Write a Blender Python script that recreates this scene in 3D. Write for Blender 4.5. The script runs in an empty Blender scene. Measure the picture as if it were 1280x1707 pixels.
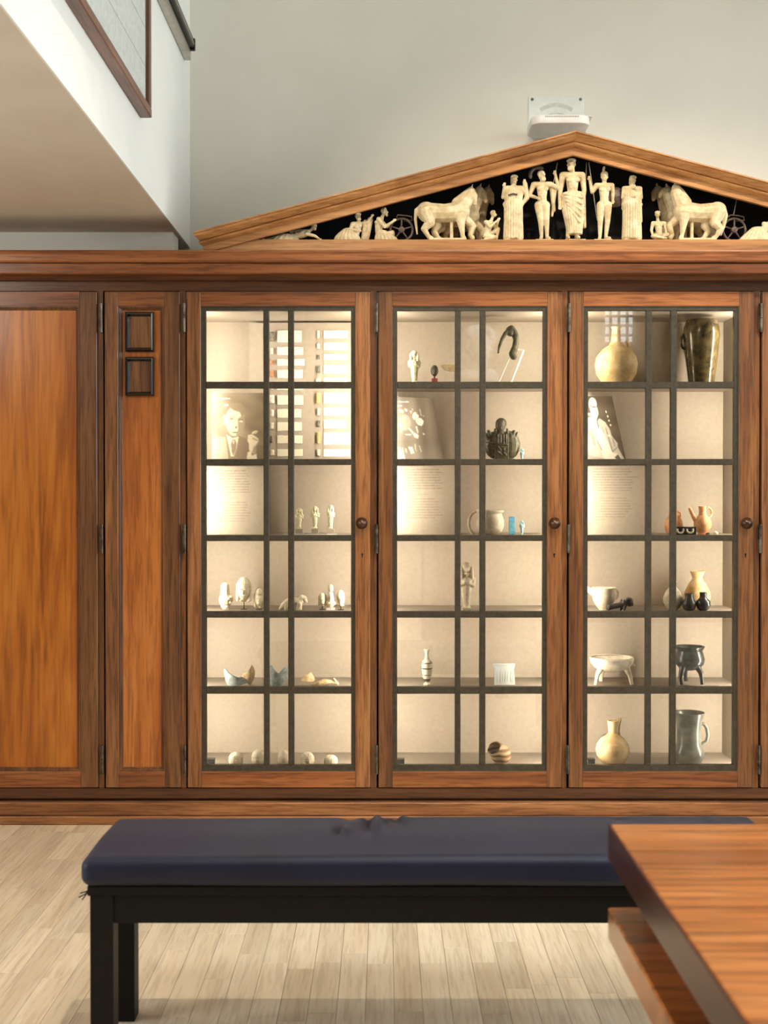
import bpy, bmesh, math, random
import numpy as np
from mathutils import Vector, Matrix, Quaternion
random.seed(7); np.random.seed(7)
scene = bpy.context.scene
COL = scene.collection

# ---------------------------------------------------------------- camera
F = 2000.0; PITCH = math.radians(0.68); H = 1.36      # focal length in pixels of the 1280x1707 frame
cam_d = bpy.data.cameras.new('camera'); cam = bpy.data.objects.new('camera', cam_d); COL.objects.link(cam)
cam.location = (0, 0, H); cam.rotation_euler = (math.pi/2 - PITCH, 0, 0)
cam_d.sensor_fit = 'HORIZONTAL'; cam_d.sensor_width = 36.0; cam_d.lens = 36.0*F/1280
cam_d.clip_start = 0.05; cam_d.clip_end = 100
cam_d.dof.use_dof = True; cam_d.dof.focus_distance = 5.0; cam_d.dof.aperture_fstop = 6.3
scene.camera = cam
# ---------------------------------------------------------------- world, exposure
w = bpy.data.worlds.new('world'); scene.world = w; w.use_nodes = True
bg = w.node_tree.nodes['Background']; bg.inputs[0].default_value = (0.75, 0.85, 1.0, 1); bg.inputs[1].default_value = 0.35
vs = scene.view_settings
vs.view_transform = 'Standard'; vs.look = 'None'; vs.gamma = 1.0; vs.use_curve_mapping = False
vs.exposure = 0.25
cy = scene.cycles
cy.max_bounces = 7; cy.diffuse_bounces = 4; cy.glossy_bounces = 3; cy.transmission_bounces = 4; cy.transparent_max_bounces = 12
cy.caustics_reflective = False; cy.caustics_refractive = False; cy.sample_clamp_indirect = 6.0
# ---------------------------------------------------------------- lights of the room and added fill lights
def aim(o, d): o.rotation_euler = Vector(d).to_track_quat('-Z', 'Y').to_euler()
def area_light(name, loc, d, sx, sy, power, color):
    l = bpy.data.lights.new(name, 'AREA'); l.shape = 'RECTANGLE'; l.size = sx; l.size_y = sy
    l.energy = power; l.color = color
    o = bpy.data.objects.new(name, l); COL.objects.link(o); o.location = loc; aim(o, d); return o
def spot_light(name, loc, target, power, color, angle=50, blend=0.6, radius=0.05):
    l = bpy.data.lights.new(name, 'SPOT'); l.energy = power; l.color = color
    l.spot_size = math.radians(angle); l.spot_blend = blend; l.shadow_soft_size = radius
    o = bpy.data.objects.new(name, l); COL.objects.link(o); o.location = loc
    aim(o, Vector(target)-Vector(loc)); return o
DAY = (0.90, 0.96, 1.0); WARM = (1.0, 0.84, 0.64)
WIN_R = [(1.2, 2.6), (3.0, 4.4)]                     # window openings in the right wall (y range)
for i, (a, b) in enumerate(WIN_R):
    area_light('daylight_side', (4.35, (a+b)/2, 2.3), (-1, 0, -0.12), b-a, 2.6, 112, DAY)
WIN_B = [(2.48, 2.86)]                                # one narrow high window in the wall behind the camera (x range)
for i, (a, b) in enumerate(WIN_B):
    area_light('daylight_rear', ((a+b)/2, -3.80, 3.4), (0, 1, -0.12), b-a, 0.75, 5, DAY)
ADDED_ROOF = (0.2, 2.8, -1.6, 1.6)                           # unseen roof light added for front fill: x0, x1, y0, y1
area_light('added_fill_roof', (1.5, 0.0, 4.62), (0, 0, -1), 2.5, 3.1, 330, DAY)  # front fill through the added roof light
ADDED_WIN_L = [(0.6, 2.4)]                                  # unseen window added in the left wall to brighten the soffit
for (a, b) in ADDED_WIN_L:
    area_light('added_fill_left', (-4.4, (a+b)/2, 1.35), (1, 0, 0.05), b-a, 1.4, 150, DAY)
l_ = bpy.data.lights.new('gallery_fill', 'POINT'); l_.energy = 24; l_.color = (1.0, 0.93, 0.82); l_.shadow_soft_size = 0.10
o_ = bpy.data.objects.new('gallery_fill', l_); COL.objects.link(o_); o_.location = (-2.3, 3.5, 2.36)      # unseen point light added to brighten soffit and wall strip
# heads of the track on the gallery front and overhead spots, some of them added
spot_light('track_spot', (-0.72, 2.6, 3.5), (0.45, 5.0, 2.4), 45, WARM, 42)
spot_light('track_spot', (-0.72, 1.4, 3.5), (1.1, 5.0, 2.4), 60, WARM, 40)
spot_light('overhead_spot', (0.6, 2.7, 4.3), (0.7, 5.1, 1.6), 90, WARM, 60)
spot_light('overhead_spot', (0.2, 3.0, 4.3), (0.3, 3.4, 0.0), 190, WARM, 80)
spot_light('overhead_spot', (2.2, 2.4, 4.3), (1.5, 5.1, 1.2), 250, WARM, 60)  # added to brighten the third cabinet
spot_light('overhead_spot', (2.9, 0.4, 3.7), (0.86, -0.85, 2.74), 1100, DAY, 18)  # strong lamp added so the bust shows in the door glass

# ---------------------------------------------------------------- pixel -> place helpers
ca, sa = math.cos(PITCH), math.sin(PITCH)
def P(px, py, Y):
    u = (px-640)/F; v = (853.5-py)/F
    t = Y/(ca+v*sa)
    return Vector((u*t, Y, H + t*(v*ca-sa)))
def X(px, Y=5.0): return (px-640)*Y/F
def Z(py, Y=5.0): return P(640, py, Y).z
def srgb(r, g=None, b=None):
    if g is None: r, g, b = [int(r[i:i+2], 16) for i in (1, 3, 5)]
    f = lambda c: (c/255/12.92) if c/255 <= 0.04045 else ((c/255+0.055)/1.055)**2.4
    return (f(r), f(g), f(b), 1.0)

# ---------------------------------------------------------------- materials
MATS = {}
def nmat(name):
    m = bpy.data.materials.new(name); m.use_nodes = True; MATS[name] = m
    nt = m.node_tree; b = nt.nodes['Principled BSDF']; return m, nt, b
def ramp(nt, fac, stops):
    r = nt.nodes.new('ShaderNodeValToRGB'); e = r.color_ramp.elements
    while len(e) < len(stops): e.new(0.5)
    for i, (p, c) in enumerate(stops): e[i].position = p; e[i].color = c
    nt.links.new(fac, r.inputs[0]); return r.outputs[0]
def coords(nt, scale, rnd=True):
    tc = nt.nodes.new('ShaderNodeTexCoord'); src = tc.outputs['Object']
    if rnd:
        oi = nt.nodes.new('ShaderNodeObjectInfo'); mu = nt.nodes.new('ShaderNodeVectorMath'); mu.operation = 'SCALE'
        cx = nt.nodes.new('ShaderNodeCombineXYZ')
        for k in range(3): nt.links.new(oi.outputs['Random'], cx.inputs[k])
        nt.links.new(cx.outputs[0], mu.inputs[0]); mu.inputs['Scale'].default_value = 17.3
        ad = nt.nodes.new('ShaderNodeVectorMath'); ad.operation = 'ADD'
        nt.links.new(src, ad.inputs[0]); nt.links.new(mu.outputs[0], ad.inputs[1]); src = ad.outputs[0]
    mp = nt.nodes.new('ShaderNodeMapping'); mp.inputs['Scale'].default_value = scale
    nt.links.new(src, mp.inputs[0]); return mp.outputs[0]
def noise(nt, vec, scale, detail=4, rough=0.55, dist=0.0):
    n = nt.nodes.new('ShaderNodeTexNoise'); n.inputs['Scale'].default_value = scale
    n.inputs['Detail'].default_value = detail; n.inputs['Roughness'].default_value = rough
    n.inputs['Distortion'].default_value = dist
    nt.links.new(vec, n.inputs['Vector']); return n.outputs['Fac']
def mixc(nt, fac, a, b, mode='MIX'):
    m = nt.nodes.new('ShaderNodeMix'); m.data_type = 'RGBA'; m.blend_type = mode
    for s, v in ((m.inputs[0], fac), (m.inputs[6], a), (m.inputs[7], b)):
        if hasattr(v, 'links'): nt.links.new(v, s)
        else: s.default_value = v
    return m.outputs[2]
def bump(nt, b, h, strength, dist=0.002):
    bp = nt.nodes.new('ShaderNodeBump'); bp.inputs['Strength'].default_value = strength; bp.inputs['Distance'].default_value = dist
    nt.links.new(h, bp.inputs['Height']); nt.links.new(bp.outputs[0], b.inputs['Normal'])
def wood(name, axis, dark, mid, light, rough=0.38, figure=1.0, coat=0.15, vary=0.25, k=1.0, pore=0.75):
    m, nt, b = nmat(name)
    sc = [1.0, 1.0, 1.0]; sc[axis] = 0.055
    v = coords(nt, sc)
    big = noise(nt, v, 9*k, 3, 0.5, 1.6*figure)
    fine = noise(nt, v, 95*k, 4, 0.65, 0.3)
    base = ramp(nt, big, [(0.22, dark), (0.5, mid), (0.80, light)])
    pores = ramp(nt, fine, [(0.38, (0.36, 0.31, 0.27, 1)), (0.54, (1, 1, 1, 1))])
    c = mixc(nt, pore, base, pores, 'MULTIPLY')
    oi = nt.nodes.new('ShaderNodeObjectInfo')
    hsv = nt.nodes.new('ShaderNodeHueSaturation'); mr = nt.nodes.new('ShaderNodeMapRange')
    nt.links.new(oi.outputs['Random'], mr.inputs[0]); mr.inputs[3].default_value = 1-vary; mr.inputs[4].default_value = 1+vary
    nt.links.new(mr.outputs[0], hsv.inputs['Value']); nt.links.new(c, hsv.inputs['Color'])
    nt.links.new(hsv.outputs[0], b.inputs['Base Color'])
    b.inputs['Roughness'].default_value = rough; b.inputs['Coat Weight'].default_value = coat; b.inputs['Coat Roughness'].default_value = 0.25
    bump(nt, b, fine, 0.18, 0.001); return m
WD, WM, WL = srgb(80, 48, 26), srgb(130, 84, 48), srgb(164, 114, 70)
M_V = wood('cabinet_wood_upright', 2, WD, WM, WL)
M_H = wood('cabinet_wood_level', 0, srgb(96, 52, 25), srgb(146, 86, 45), srgb(174, 112, 63), vary=0.12)
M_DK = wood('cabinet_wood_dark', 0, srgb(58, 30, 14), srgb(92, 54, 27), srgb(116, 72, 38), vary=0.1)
M_PL = wood('plinth_wood', 0, srgb(110, 66, 36), srgb(158, 104, 62), srgb(184, 134, 88), vary=0.08)
M_PAN = wood('figured_panel_wood', 2, srgb(128, 62, 16), srgb(186, 108, 34), srgb(206, 132, 52), rough=0.34, figure=3.2, vary=0.04, k=0.6, pore=0.4)
M_PANB = wood('straight_panel_wood', 2, srgb(140, 72, 26), srgb(182, 106, 46), srgb(204, 132, 66), figure=1.2, vary=0.04, pore=0.55)
M_PED = wood('pediment_wood', 0, srgb(140, 92, 52), srgb(186, 132, 80), srgb(208, 158, 104), vary=0.05, pore=0.5)
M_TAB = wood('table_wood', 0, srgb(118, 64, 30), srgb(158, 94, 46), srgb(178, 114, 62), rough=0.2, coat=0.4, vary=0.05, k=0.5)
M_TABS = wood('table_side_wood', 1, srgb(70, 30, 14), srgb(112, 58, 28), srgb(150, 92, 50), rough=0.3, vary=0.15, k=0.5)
M_TABSHADE = wood('table_edge_shade', 1, srgb(46, 18, 10), srgb(72, 32, 18), srgb(92, 46, 26), rough=0.3, vary=0.05, k=0.5)  # darker copy of the table wood for the shaded left edge
M_PLANK = wood('oak_plank_wood', 1, srgb(204, 182, 150), srgb(216, 198, 170), srgb(226, 211, 186), rough=0.42, coat=0.1, vary=0.10, figure=1.0, pore=0.3)
M_FRW = wood('picture_frame_wood', 1, srgb(90, 52, 40), srgb(126, 84, 66), srgb(150, 110, 90), vary=0.05)
def plain(name, c, rough=0.5, metal=0.0, mott=None, scale=30, bmp=0.0, spec=0.5, coat=0.0):
    m, nt, b = nmat(name)
    b.inputs['Roughness'].default_value = rough; b.inputs['Metallic'].default_value = metal
    b.inputs['Specular IOR Level'].default_value = spec; b.inputs['Coat Weight'].default_value = coat
    v = coords(nt, (1, 1, 1)); n = noise(nt, v, scale, 6, 0.6, 0.4)
    nt.links.new(ramp(nt, n, [(0.35, mott or tuple(x*0.86 for x in c[:3])+(1,)), (0.62, c)]), b.inputs['Base Color'])
    if bmp: bump(nt, b, n, bmp, 0.003)
    return m
M_WALL = plain('wall_plaster', srgb(226, 224, 214), 0.9, mott=srgb(222, 220, 209), scale=3, bmp=0.03)
M_WALLW = plain('white_plaster', srgb(236, 238, 234), 0.85, mott=srgb(231, 234, 230), scale=3, bmp=0.03)
M_SOF = plain('soffit_plaster', srgb(214, 204, 190), 0.9, mott=srgb(209, 198, 184), scale=4, bmp=0.03)
M_BACK = plain('rear_wall_paint', srgb(120, 108, 92), 0.85, scale=3)
M_BOARD = plain('beige_lining_board', srgb(180, 167, 149), 0.75, mott=srgb(174, 161, 143), scale=60)
M_SHELF = plain('grey_shelf_board', srgb(156, 144, 128), 0.35, mott=srgb(148, 136, 120), scale=40)
M_BAR = plain('glazing_bar_bronze', srgb(74, 68, 56), 0.42, 0.25, mott=srgb(60, 54, 44), scale=50)
M_HINGE = plain('hinge_steel', srgb(120, 112, 98), 0.35, 0.9, mott=srgb(60, 52, 44), scale=25)
M_KNOB = plain('knob_bronze', srgb(96, 66, 48), 0.28, 0.7, mott=srgb(60, 40, 30), scale=20)
M_BLACK = plain('black_fleck', srgb(18, 17, 16), 0.5, scale=20)
M_TYMP = plain('tympanum_black', srgb(22, 25, 28), 0.85, mott=srgb(14, 17, 20), scale=12)
M_BENCH = plain('bench_black_brown', srgb(20, 16, 12), 0.5, mott=srgb(15, 12, 9), scale=40, spec=0.15)
M_BENCHE = plain('bench_edge_grey', srgb(150, 138, 120), 0.4, scale=40)
M_EBONY = plain('ebony_frame', srgb(26, 20, 17), 0.22, mott=srgb(14, 11, 10), scale=40, coat=0.5)
M_MARB = plain('figure_plaster', srgb(226, 210, 172), 0.55, mott=srgb(186, 164, 122), scale=26, bmp=0.15)
M_BRZ = plain('wheel_bronze', srgb(104, 86, 78), 0.5, 0.3, mott=srgb(62, 50, 46), scale=60)
M_SPEAR = plain('spear_steel', srgb(150, 140, 126), 0.4, 0.6, scale=40)
M_WHITE = plain('white_plastic', srgb(238, 238, 234), 0.35, scale=10)
M_WMET = plain('white_enamel', srgb(228, 232, 228), 0.4, scale=10)
M_TRACK = plain('track_black', srgb(28, 27, 25), 0.3, 0.4, scale=30)
M_ALU = plain('track_aluminium', srgb(190, 184, 172), 0.35, 0.7, scale=30)
M_CREAM = plain('seal_impression_clay', srgb(252, 247, 226), 0.7, mott=srgb(246, 238, 212), scale=120, bmp=0.1)
M_CREAM2 = plain('limestone_pale', srgb(248, 238, 212), 0.75, mott=srgb(226, 206, 168), scale=70, bmp=0.5)
M_FAI = plain('faience_pale_green', srgb(232, 226, 192), 0.5, mott=srgb(198, 188, 142), scale=60, bmp=0.2)
M_BLUE = plain('faience_blue', srgb(110, 176, 196), 0.4, mott=srgb(76, 140, 168), scale=60, bmp=0.1)
M_BLUEP = plain('faience_pale_blue', srgb(168, 206, 202), 0.45, mott=srgb(110, 160, 160), scale=70, bmp=0.2)
M_GREYST = plain('grey_green_stone', srgb(150, 160, 156), 0.6, mott=srgb(108, 118, 116), scale=50, bmp=0.3)
M_SHARD = plain('bone_shard', srgb(240, 222, 178), 0.6, mott=srgb(206, 172, 112), scale=50, bmp=0.3)
M_DKST = plain('dark_green_stone', srgb(96, 92, 70), 0.32, mott=srgb(48, 46, 34), scale=50, bmp=0.25)
M_RED = plain('red_block', srgb(166, 70, 60), 0.5, scale=30)
M_BUFF = plain('buff_clay', srgb(232, 204, 152), 0.55, mott=srgb(204, 164, 104), scale=22, bmp=0.15)
M_ORNG = plain('orange_clay', srgb(232, 180, 128), 0.5, mott=srgb(206, 132, 80), scale=26, bmp=0.1)
M_PALEC = plain('pale_clay', srgb(232, 222, 200), 0.5, mott=srgb(194, 178, 148), scale=30, bmp=0.15)
M_OLIVE = plain('blackened_burnished_clay', srgb(112, 96, 56), 0.22, 0.15, mott=srgb(48, 40, 22), scale=30, coat=0.4)
M_GREYC = plain('grey_burnished_clay', srgb(142, 140, 126), 0.3, mott=srgb(86, 92, 90), scale=14, coat=0.25)
M_BLKC = plain('black_burnished_clay', srgb(64, 68, 68), 0.26, mott=srgb(36, 38, 38), scale=18, coat=0.3)
M_BLKC2 = plain('dark_grey_clay', srgb(76, 74, 68), 0.35, mott=srgb(44, 44, 42), scale=30, bmp=0.2)
M_ACR = plain('clear_white_acrylic', srgb(236, 236, 228), 0.15, scale=10)
M_PAPER = plain('print_paper', srgb(206, 210, 206), 0.7, mott=srgb(190, 195, 192), scale=40)
M_TXT = plain('print_brown_ink', srgb(58, 44, 30), 0.8, scale=10)
M_TXT2 = plain('print_pale_brown_ink', srgb(88, 70, 50), 0.8, scale=10)
M_WTXT = plain('print_white_ink', srgb(250, 248, 240), 0.8, scale=10)
M_INK = plain('print_dark_line', srgb(150, 152, 148), 0.8, scale=10)
# navy cushion cloth
M_NAVY, nt, b = nmat('navy_cushion_cloth')
v = coords(nt, (1, 1, 1)); n = noise(nt, v, 900, 2, 0.5); n2 = noise(nt, v, 5, 3, 0.5)
nt.links.new(ramp(nt, n2, [(0.3, srgb(16, 17, 34)), (0.7, srgb(23, 25, 46))]), b.inputs['Base Color'])
b.inputs['Roughness'].default_value = 0.5; b.inputs['Sheen Weight'].default_value = 0.06; b.inputs['Specular IOR Level'].default_value = 0.25
bump(nt, b, n, 0.15, 0.0005)
# glass
M_GLASS = bpy.data.materials.new('door_glass'); M_GLASS.use_nodes = True; nt = M_GLASS.node_tree; nt.nodes.clear()
out = nt.nodes.new('ShaderNodeOutputMaterial'); mx = nt.nodes.new('ShaderNodeMixShader'); fr = nt.nodes.new('ShaderNodeFresnel')
fr.inputs[0].default_value = 1.5; tr = nt.nodes.new('ShaderNodeBsdfTransparent'); tr.inputs[0].default_value = (0.985, 0.99, 0.98, 1)
gl = nt.nodes.new('ShaderNodeBsdfGlossy'); gl.inputs['Roughness'].default_value = 0.0
nt.links.new(fr.outputs[0], mx.inputs[0]); nt.links.new(tr.outputs[0], mx.inputs[1]); nt.links.new(gl.outputs[0], mx.inputs[2])
nt.links.new(mx.outputs[0], out.inputs[0])
# printed picture: colours of the print are stored in the mesh
M_PRINT, nt, b = nmat('photo_print'); at = nt.nodes.new('ShaderNodeAttribute'); at.attribute_name = 'ink'
nt.links.new(at.outputs['Color'], b.inputs['Base Color']); b.inputs['Roughness'].default_value = 0.45
# LED diffuser
M_LED, nt, b = nmat('led_diffuser'); b.inputs['Base Color'].default_value = (1, 0.95, 0.85, 1)
b.inputs['Emission Color'].default_value = (1, 0.82, 0.6, 1); b.inputs['Emission Strength'].default_value = 3.0
# eye pattern of the painted plate is flat inlay; striped clay for the twisted vessel
M_BAND, nt, b = nmat('banded_clay')
v = coords(nt, (1, 1, 1), False); wv = nt.nodes.new('ShaderNodeTexWave'); wv.bands_direction = 'Z'
wv.inputs['Scale'].default_value = 14; wv.inputs['Distortion'].default_value = 3; wv.inputs['Detail'].default_value = 2
nt.links.new(v, wv.inputs[0]); nt.links.new(ramp(nt, wv.outputs['Fac'], [(0.2, srgb(140, 96, 56)), (0.7, srgb(214, 186, 142))]), b.inputs['Base Color'])
b.inputs['Roughness'].default_value = 0.55

# ---------------------------------------------------------------- object helpers
ORG = {}
def tag(o, label=None, cat=None, group=None, kind=None):
    if label: o['label'] = label
    if cat: o['category'] = cat
    if group: o['group'] = group
    if kind: o['kind'] = kind
    return o
class MB:
    def __init__(s): s.v = []; s.f = []; s.smooth = False
    def add(s, v, f):
        n = len(s.v); s.v += [tuple(p) for p in v]; s.f += [tuple(i+n for i in q) for q in f]; return s
    def box(s, x0, x1, y0, y1, z0, z1, bev=0.0):
        if bev <= 0:
            v = [(x, y, z) for z in (z0, z1) for y in (y0, y1) for x in (x0, x1)]
            return s.add(v, [(0, 2, 3, 1), (4, 5, 7, 6), (0, 1, 5, 4), (2, 6, 7, 3), (0, 4, 6, 2), (1, 3, 7, 5)])
        bm = bmesh.new(); bmesh.ops.create_cube(bm, size=1)
        for q in bm.verts: q.co = Vector(((x0+x1)/2+q.co.x*(x1-x0), (y0+y1)/2+q.co.y*(y1-y0), (z0+z1)/2+q.co.z*(z1-z0)))
        bmesh.ops.bevel(bm, geom=bm.edges[:]+bm.verts[:], offset=bev, segments=1, affect='EDGES', profile=0.5)
        bm.verts.index_update(); s.add([q.co[:] for q in bm.verts], [[q.index for q in f.verts] for f in bm.faces]); bm.free(); return s
    def extr(s, prof, a, b):              # closed outline of 3-D points at two ends
        n = len(prof); A = [Vector(p)+Vector(a) for p in prof]; B = [Vector(p)+Vector(b) for p in prof]
        return s.loft(A, B)
    def loft(s, A, B):
        n = len(A)
        return s.add(list(A)+list(B), [(i, (i+1) % n, n+(i+1) % n, n+i) for i in range(n)]+[tuple(range(n))[::-1], tuple(range(n, 2*n))])
    def frame(s, x0, x1, z0, z1, prof):   # rectangle moulding: prof = [(inset, y)], open band
        n = len(prof); v = []
        for (d, y) in prof: v += [(x0+d, y, z0+d), (x1-d, y, z0+d), (x1-d, y, z1-d), (x0+d, y, z1-d)]
        f = []
        for i in range(n-1):
            for k in range(4): f.append((4*i+k, 4*i+(k+1) % 4, 4*i+4+(k+1) % 4, 4*i+4+k))
        return s.add(v, f)
    def lathe(s, c, prof, n=36, axis='Z'):
        v = []; f = []; m = len(prof); c = Vector(c)
        for (r, h) in prof:
            for k in range(n):
                a = 2*math.pi*k/n
                p = (r*math.cos(a), r*math.sin(a), h) if axis == 'Z' else (r*math.cos(a), h, r*math.sin(a))
                v.append(c+Vector(p))
        for i in range(m-1):
            for k in range(n): f.append((i*n+k, i*n+(k+1) % n, (i+1)*n+(k+1) % n, (i+1)*n+k))
        f.append(tuple(range(n))[::-1]); f.append(tuple((m-1)*n+k for k in range(n)))
        s.smooth = True; return s.add(v, f)
    def cap(s, a, b, ra, rb=None, n=10, rings=3):
        rb = ra if rb is None else rb; a = Vector(a); b = Vector(b); d = b-a
        L = d.length; d = d/L if L > 1e-9 else Vector((0, 0, 1)); u = d.orthogonal().normalized(); w_ = d.cross(u)
        pr = [(-ra*math.cos(t), ra*math.sin(t), 0) for t in [math.pi/2*i/rings for i in range(rings+1)]]
        pr += [(rb*math.sin(t), rb*math.cos(t), 1) for t in [math.pi/2*i/rings for i in range(rings+1)]]
        v = []; f = []
        for (h, r, e) in pr:
            base = (b if e else a)+d*h
            for k in range(n):
                t = 2*math.pi*k/n; v.append(base+u*(max(r, 1e-5)*math.cos(t))+w_*(max(r, 1e-5)*math.sin(t)))
        m = len(pr)
        for i in range(m-1):
            for k in range(n): f.append((i*n+k, i*n+(k+1) % n, (i+1)*n+(k+1) % n, (i+1)*n+k))
        f.append(tuple(range(n))[::-1]); f.append(tuple((m-1)*n+k for k in range(n)))
        s.smooth = True; return s.add(v, f)
    def tube(s, pts, r, n=8, closed=False):
        pts = [Vector(p) for p in pts]; m = len(pts); v = []; f = []
        rr = r if isinstance(r, (list, tuple)) else [r]*m
        u = None
        for i, p in enumerate(pts):
            t = (pts[(i+1) % m]-pts[i-1]) if closed else (pts[min(i+1, m-1)]-pts[max(i-1, 0)])
            t.normalize(); u = t.orthogonal().normalized() if u is None else (u-t*u.dot(t)).normalized(); w_ = t.cross(u)
            for k in range(n):
                a = 2*math.pi*k/n; v.append(p+u*(rr[i]*math.cos(a))+w_*(rr[i]*math.sin(a)))
        for i in range(m if closed else m-1):
            j = (i+1) % m
            for k in range(n): f.append((i*n+k, i*n+(k+1) % n, j*n+(k+1) % n, j*n+k))
        if not closed: f.append(tuple(range(n))[::-1]); f.append(tuple((m-1)*n+k for k in range(n)))
        s.smooth = True; return s.add(v, f)
    def ell(s, c, r, q=None, n=14, m=9):
        c = Vector(c); v = []; f = []
        for i in range(1, m):
            t = math.pi*i/m
            for k in range(n):
                a = 2*math.pi*k/n; p = Vector((r[0]*math.sin(t)*math.cos(a), r[1]*math.sin(t)*math.sin(a), r[2]*math.cos(t)))
                v.append(c+(q @ p if q else p))
        for i in range(m-2):
            for k in range(n): f.append((i*n+k, (i+1)*n+k, (i+1)*n+(k+1) % n, i*n+(k+1) % n))
        up = Vector((0, 0, r[2])); b0 = len(v)
        v += [c+(q @ up if q else up), c-(q @ up if q else up)]
        for k in range(n): f.append((b0, k, (k+1) % n)); f.append((b0+1, (m-2)*n+(k+1) % n, (m-2)*n+k))
        s.smooth = True; return s.add(v, f)
    def mesh(s, name, off=(0, 0, 0)):
        me = bpy.data.meshes.new(name); o = Vector(off)
        me.from_pydata([tuple(Vector(p)-o) for p in s.v], [], s.f)
        bm = bmesh.new(); bm.from_mesh(me); bmesh.ops.recalc_face_normals(bm, faces=bm.faces[:]); bm.to_mesh(me); bm.free()
        if s.smooth:
            me.polygons.foreach_set('use_smooth', [True]*len(me.polygons))
            try: me.set_sharp_from_angle(angle=math.radians(38))
            except Exception: pass
        me.update(); return me
def mkobj(name, me, mat, parent=None, loc=(0, 0, 0)):
    o = bpy.data.objects.new(name, me); COL.objects.link(o); o.location = loc
    if me is not None and mat is not None and not me.materials: me.materials.append(mat)
    if parent: o.parent = parent
    return o
def thing(name, label, cat, loc=(0, 0, 0), group=None, kind=None):
    o = bpy.data.objects.new(name, None); COL.objects.link(o); o.location = loc; o.empty_display_size = 0.05
    ORG[o.name] = Vector(loc); return tag(o, label, cat, group, kind)
def part(name, mb, mat, parent, label=None):
    og = ORG[parent.name]; o = mkobj(name, mb.mesh(name, og), mat, parent); ORG[o.name] = og
    if label: o['label'] = label
    return o
def solo(name, mb, mat, label, cat, group=None, kind=None):
    a = np.array(mb.v); c = Vector(((a[:, 0].min()+a[:, 0].max())/2, (a[:, 1].min()+a[:, 1].max())/2, a[:, 2].min()))
    o = mkobj(name, mb.mesh(name, c), mat, None, c); ORG[o.name] = c
    return tag(o, label, cat, group, kind)
def struct(name, mb, mat, label, parent=None):
    a = np.array(mb.v); c = Vector(((a[:, 0].min()+a[:, 0].max())/2, (a[:, 1].min()+a[:, 1].max())/2, a[:, 2].min()))
    o = mkobj(name, mb.mesh(name, c), mat, None, c); ORG[o.name] = c
    return tag(o, label, None, None, 'structure')
BAKE = []
def remesh(o, voxel, smooth=2):
    r = o.modifiers.new('r', 'REMESH'); r.mode = 'VOXEL'; r.voxel_size = voxel; r.use_smooth_shade = True
    if smooth: s_ = o.modifiers.new('s', 'SMOOTH'); s_.iterations = smooth; s_.factor = 0.5
    BAKE.append(o)

# ================================================================ THE ROOM
YW = 5.55                       # wall behind the pediment
YL = 5.22                       # wall under the gallery
XG = X(318, YW)                 # front of the gallery
ZS = Z(387, YL)+0.02                 # its soffit
ZC = 4.5
def zpx(py, Y): return Z(py, Y)
Z_CORN = Z(418, 4.9)            # top of the cabinet cornice
struct('wall_back', MB().box(XG-0.8, 4.5, YW, YW+0.15, -0.1, ZC), M_WALL, 'smooth pale grey plaster wall rising behind the pediment')
struct('wall_gallery_front', MB().box(XG-0.006, XG, -4.0, YW+0.15, ZS-0.02, ZC), M_WALLW, 'white plaster gallery front with the framed print on it')
struct('ceiling_soffit', MB().box(-4.2, XG-0.006, -4.0, YW, ZS-0.02, ZS), M_SOF, 'beige plaster soffit under the gallery at upper left')
struct('wall_left_back', MB().box(-4.2, XG-0.02, YL, YL+0.12, Z_CORN-0.0, ZS-0.02), M_WALLW, 'narrow white wall strip between cabinet cornice and soffit')
mb = MB(); mb.box(-4.35, -4.2, -4.0, 0.6, -0.1, ZS); mb.box(-4.35, -4.2, 2.4, YL+0.3, -0.1, ZS); mb.box(-4.35, -4.2, 0.6, 2.4, -0.1, 0.65); mb.box(-4.35, -4.2, 0.6, 2.4, 2.05, ZS)
struct('wall_left', mb, M_WALL, 'plaster wall closing the room on the left')
mb = MB(); sx0, sx1, sy0, sy1 = ADDED_ROOF
for q in ((XG, sx0, -4.0, YW+0.15), (sx1, 4.5, -4.0, YW+0.15), (sx0, sx1, -4.0, sy0), (sx0, sx1, sy1, YW+0.15)): mb.box(*q, ZC, ZC+0.12)
struct('ceiling', mb, M_WALLW, 'white ceiling high above the cabinets')
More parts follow.
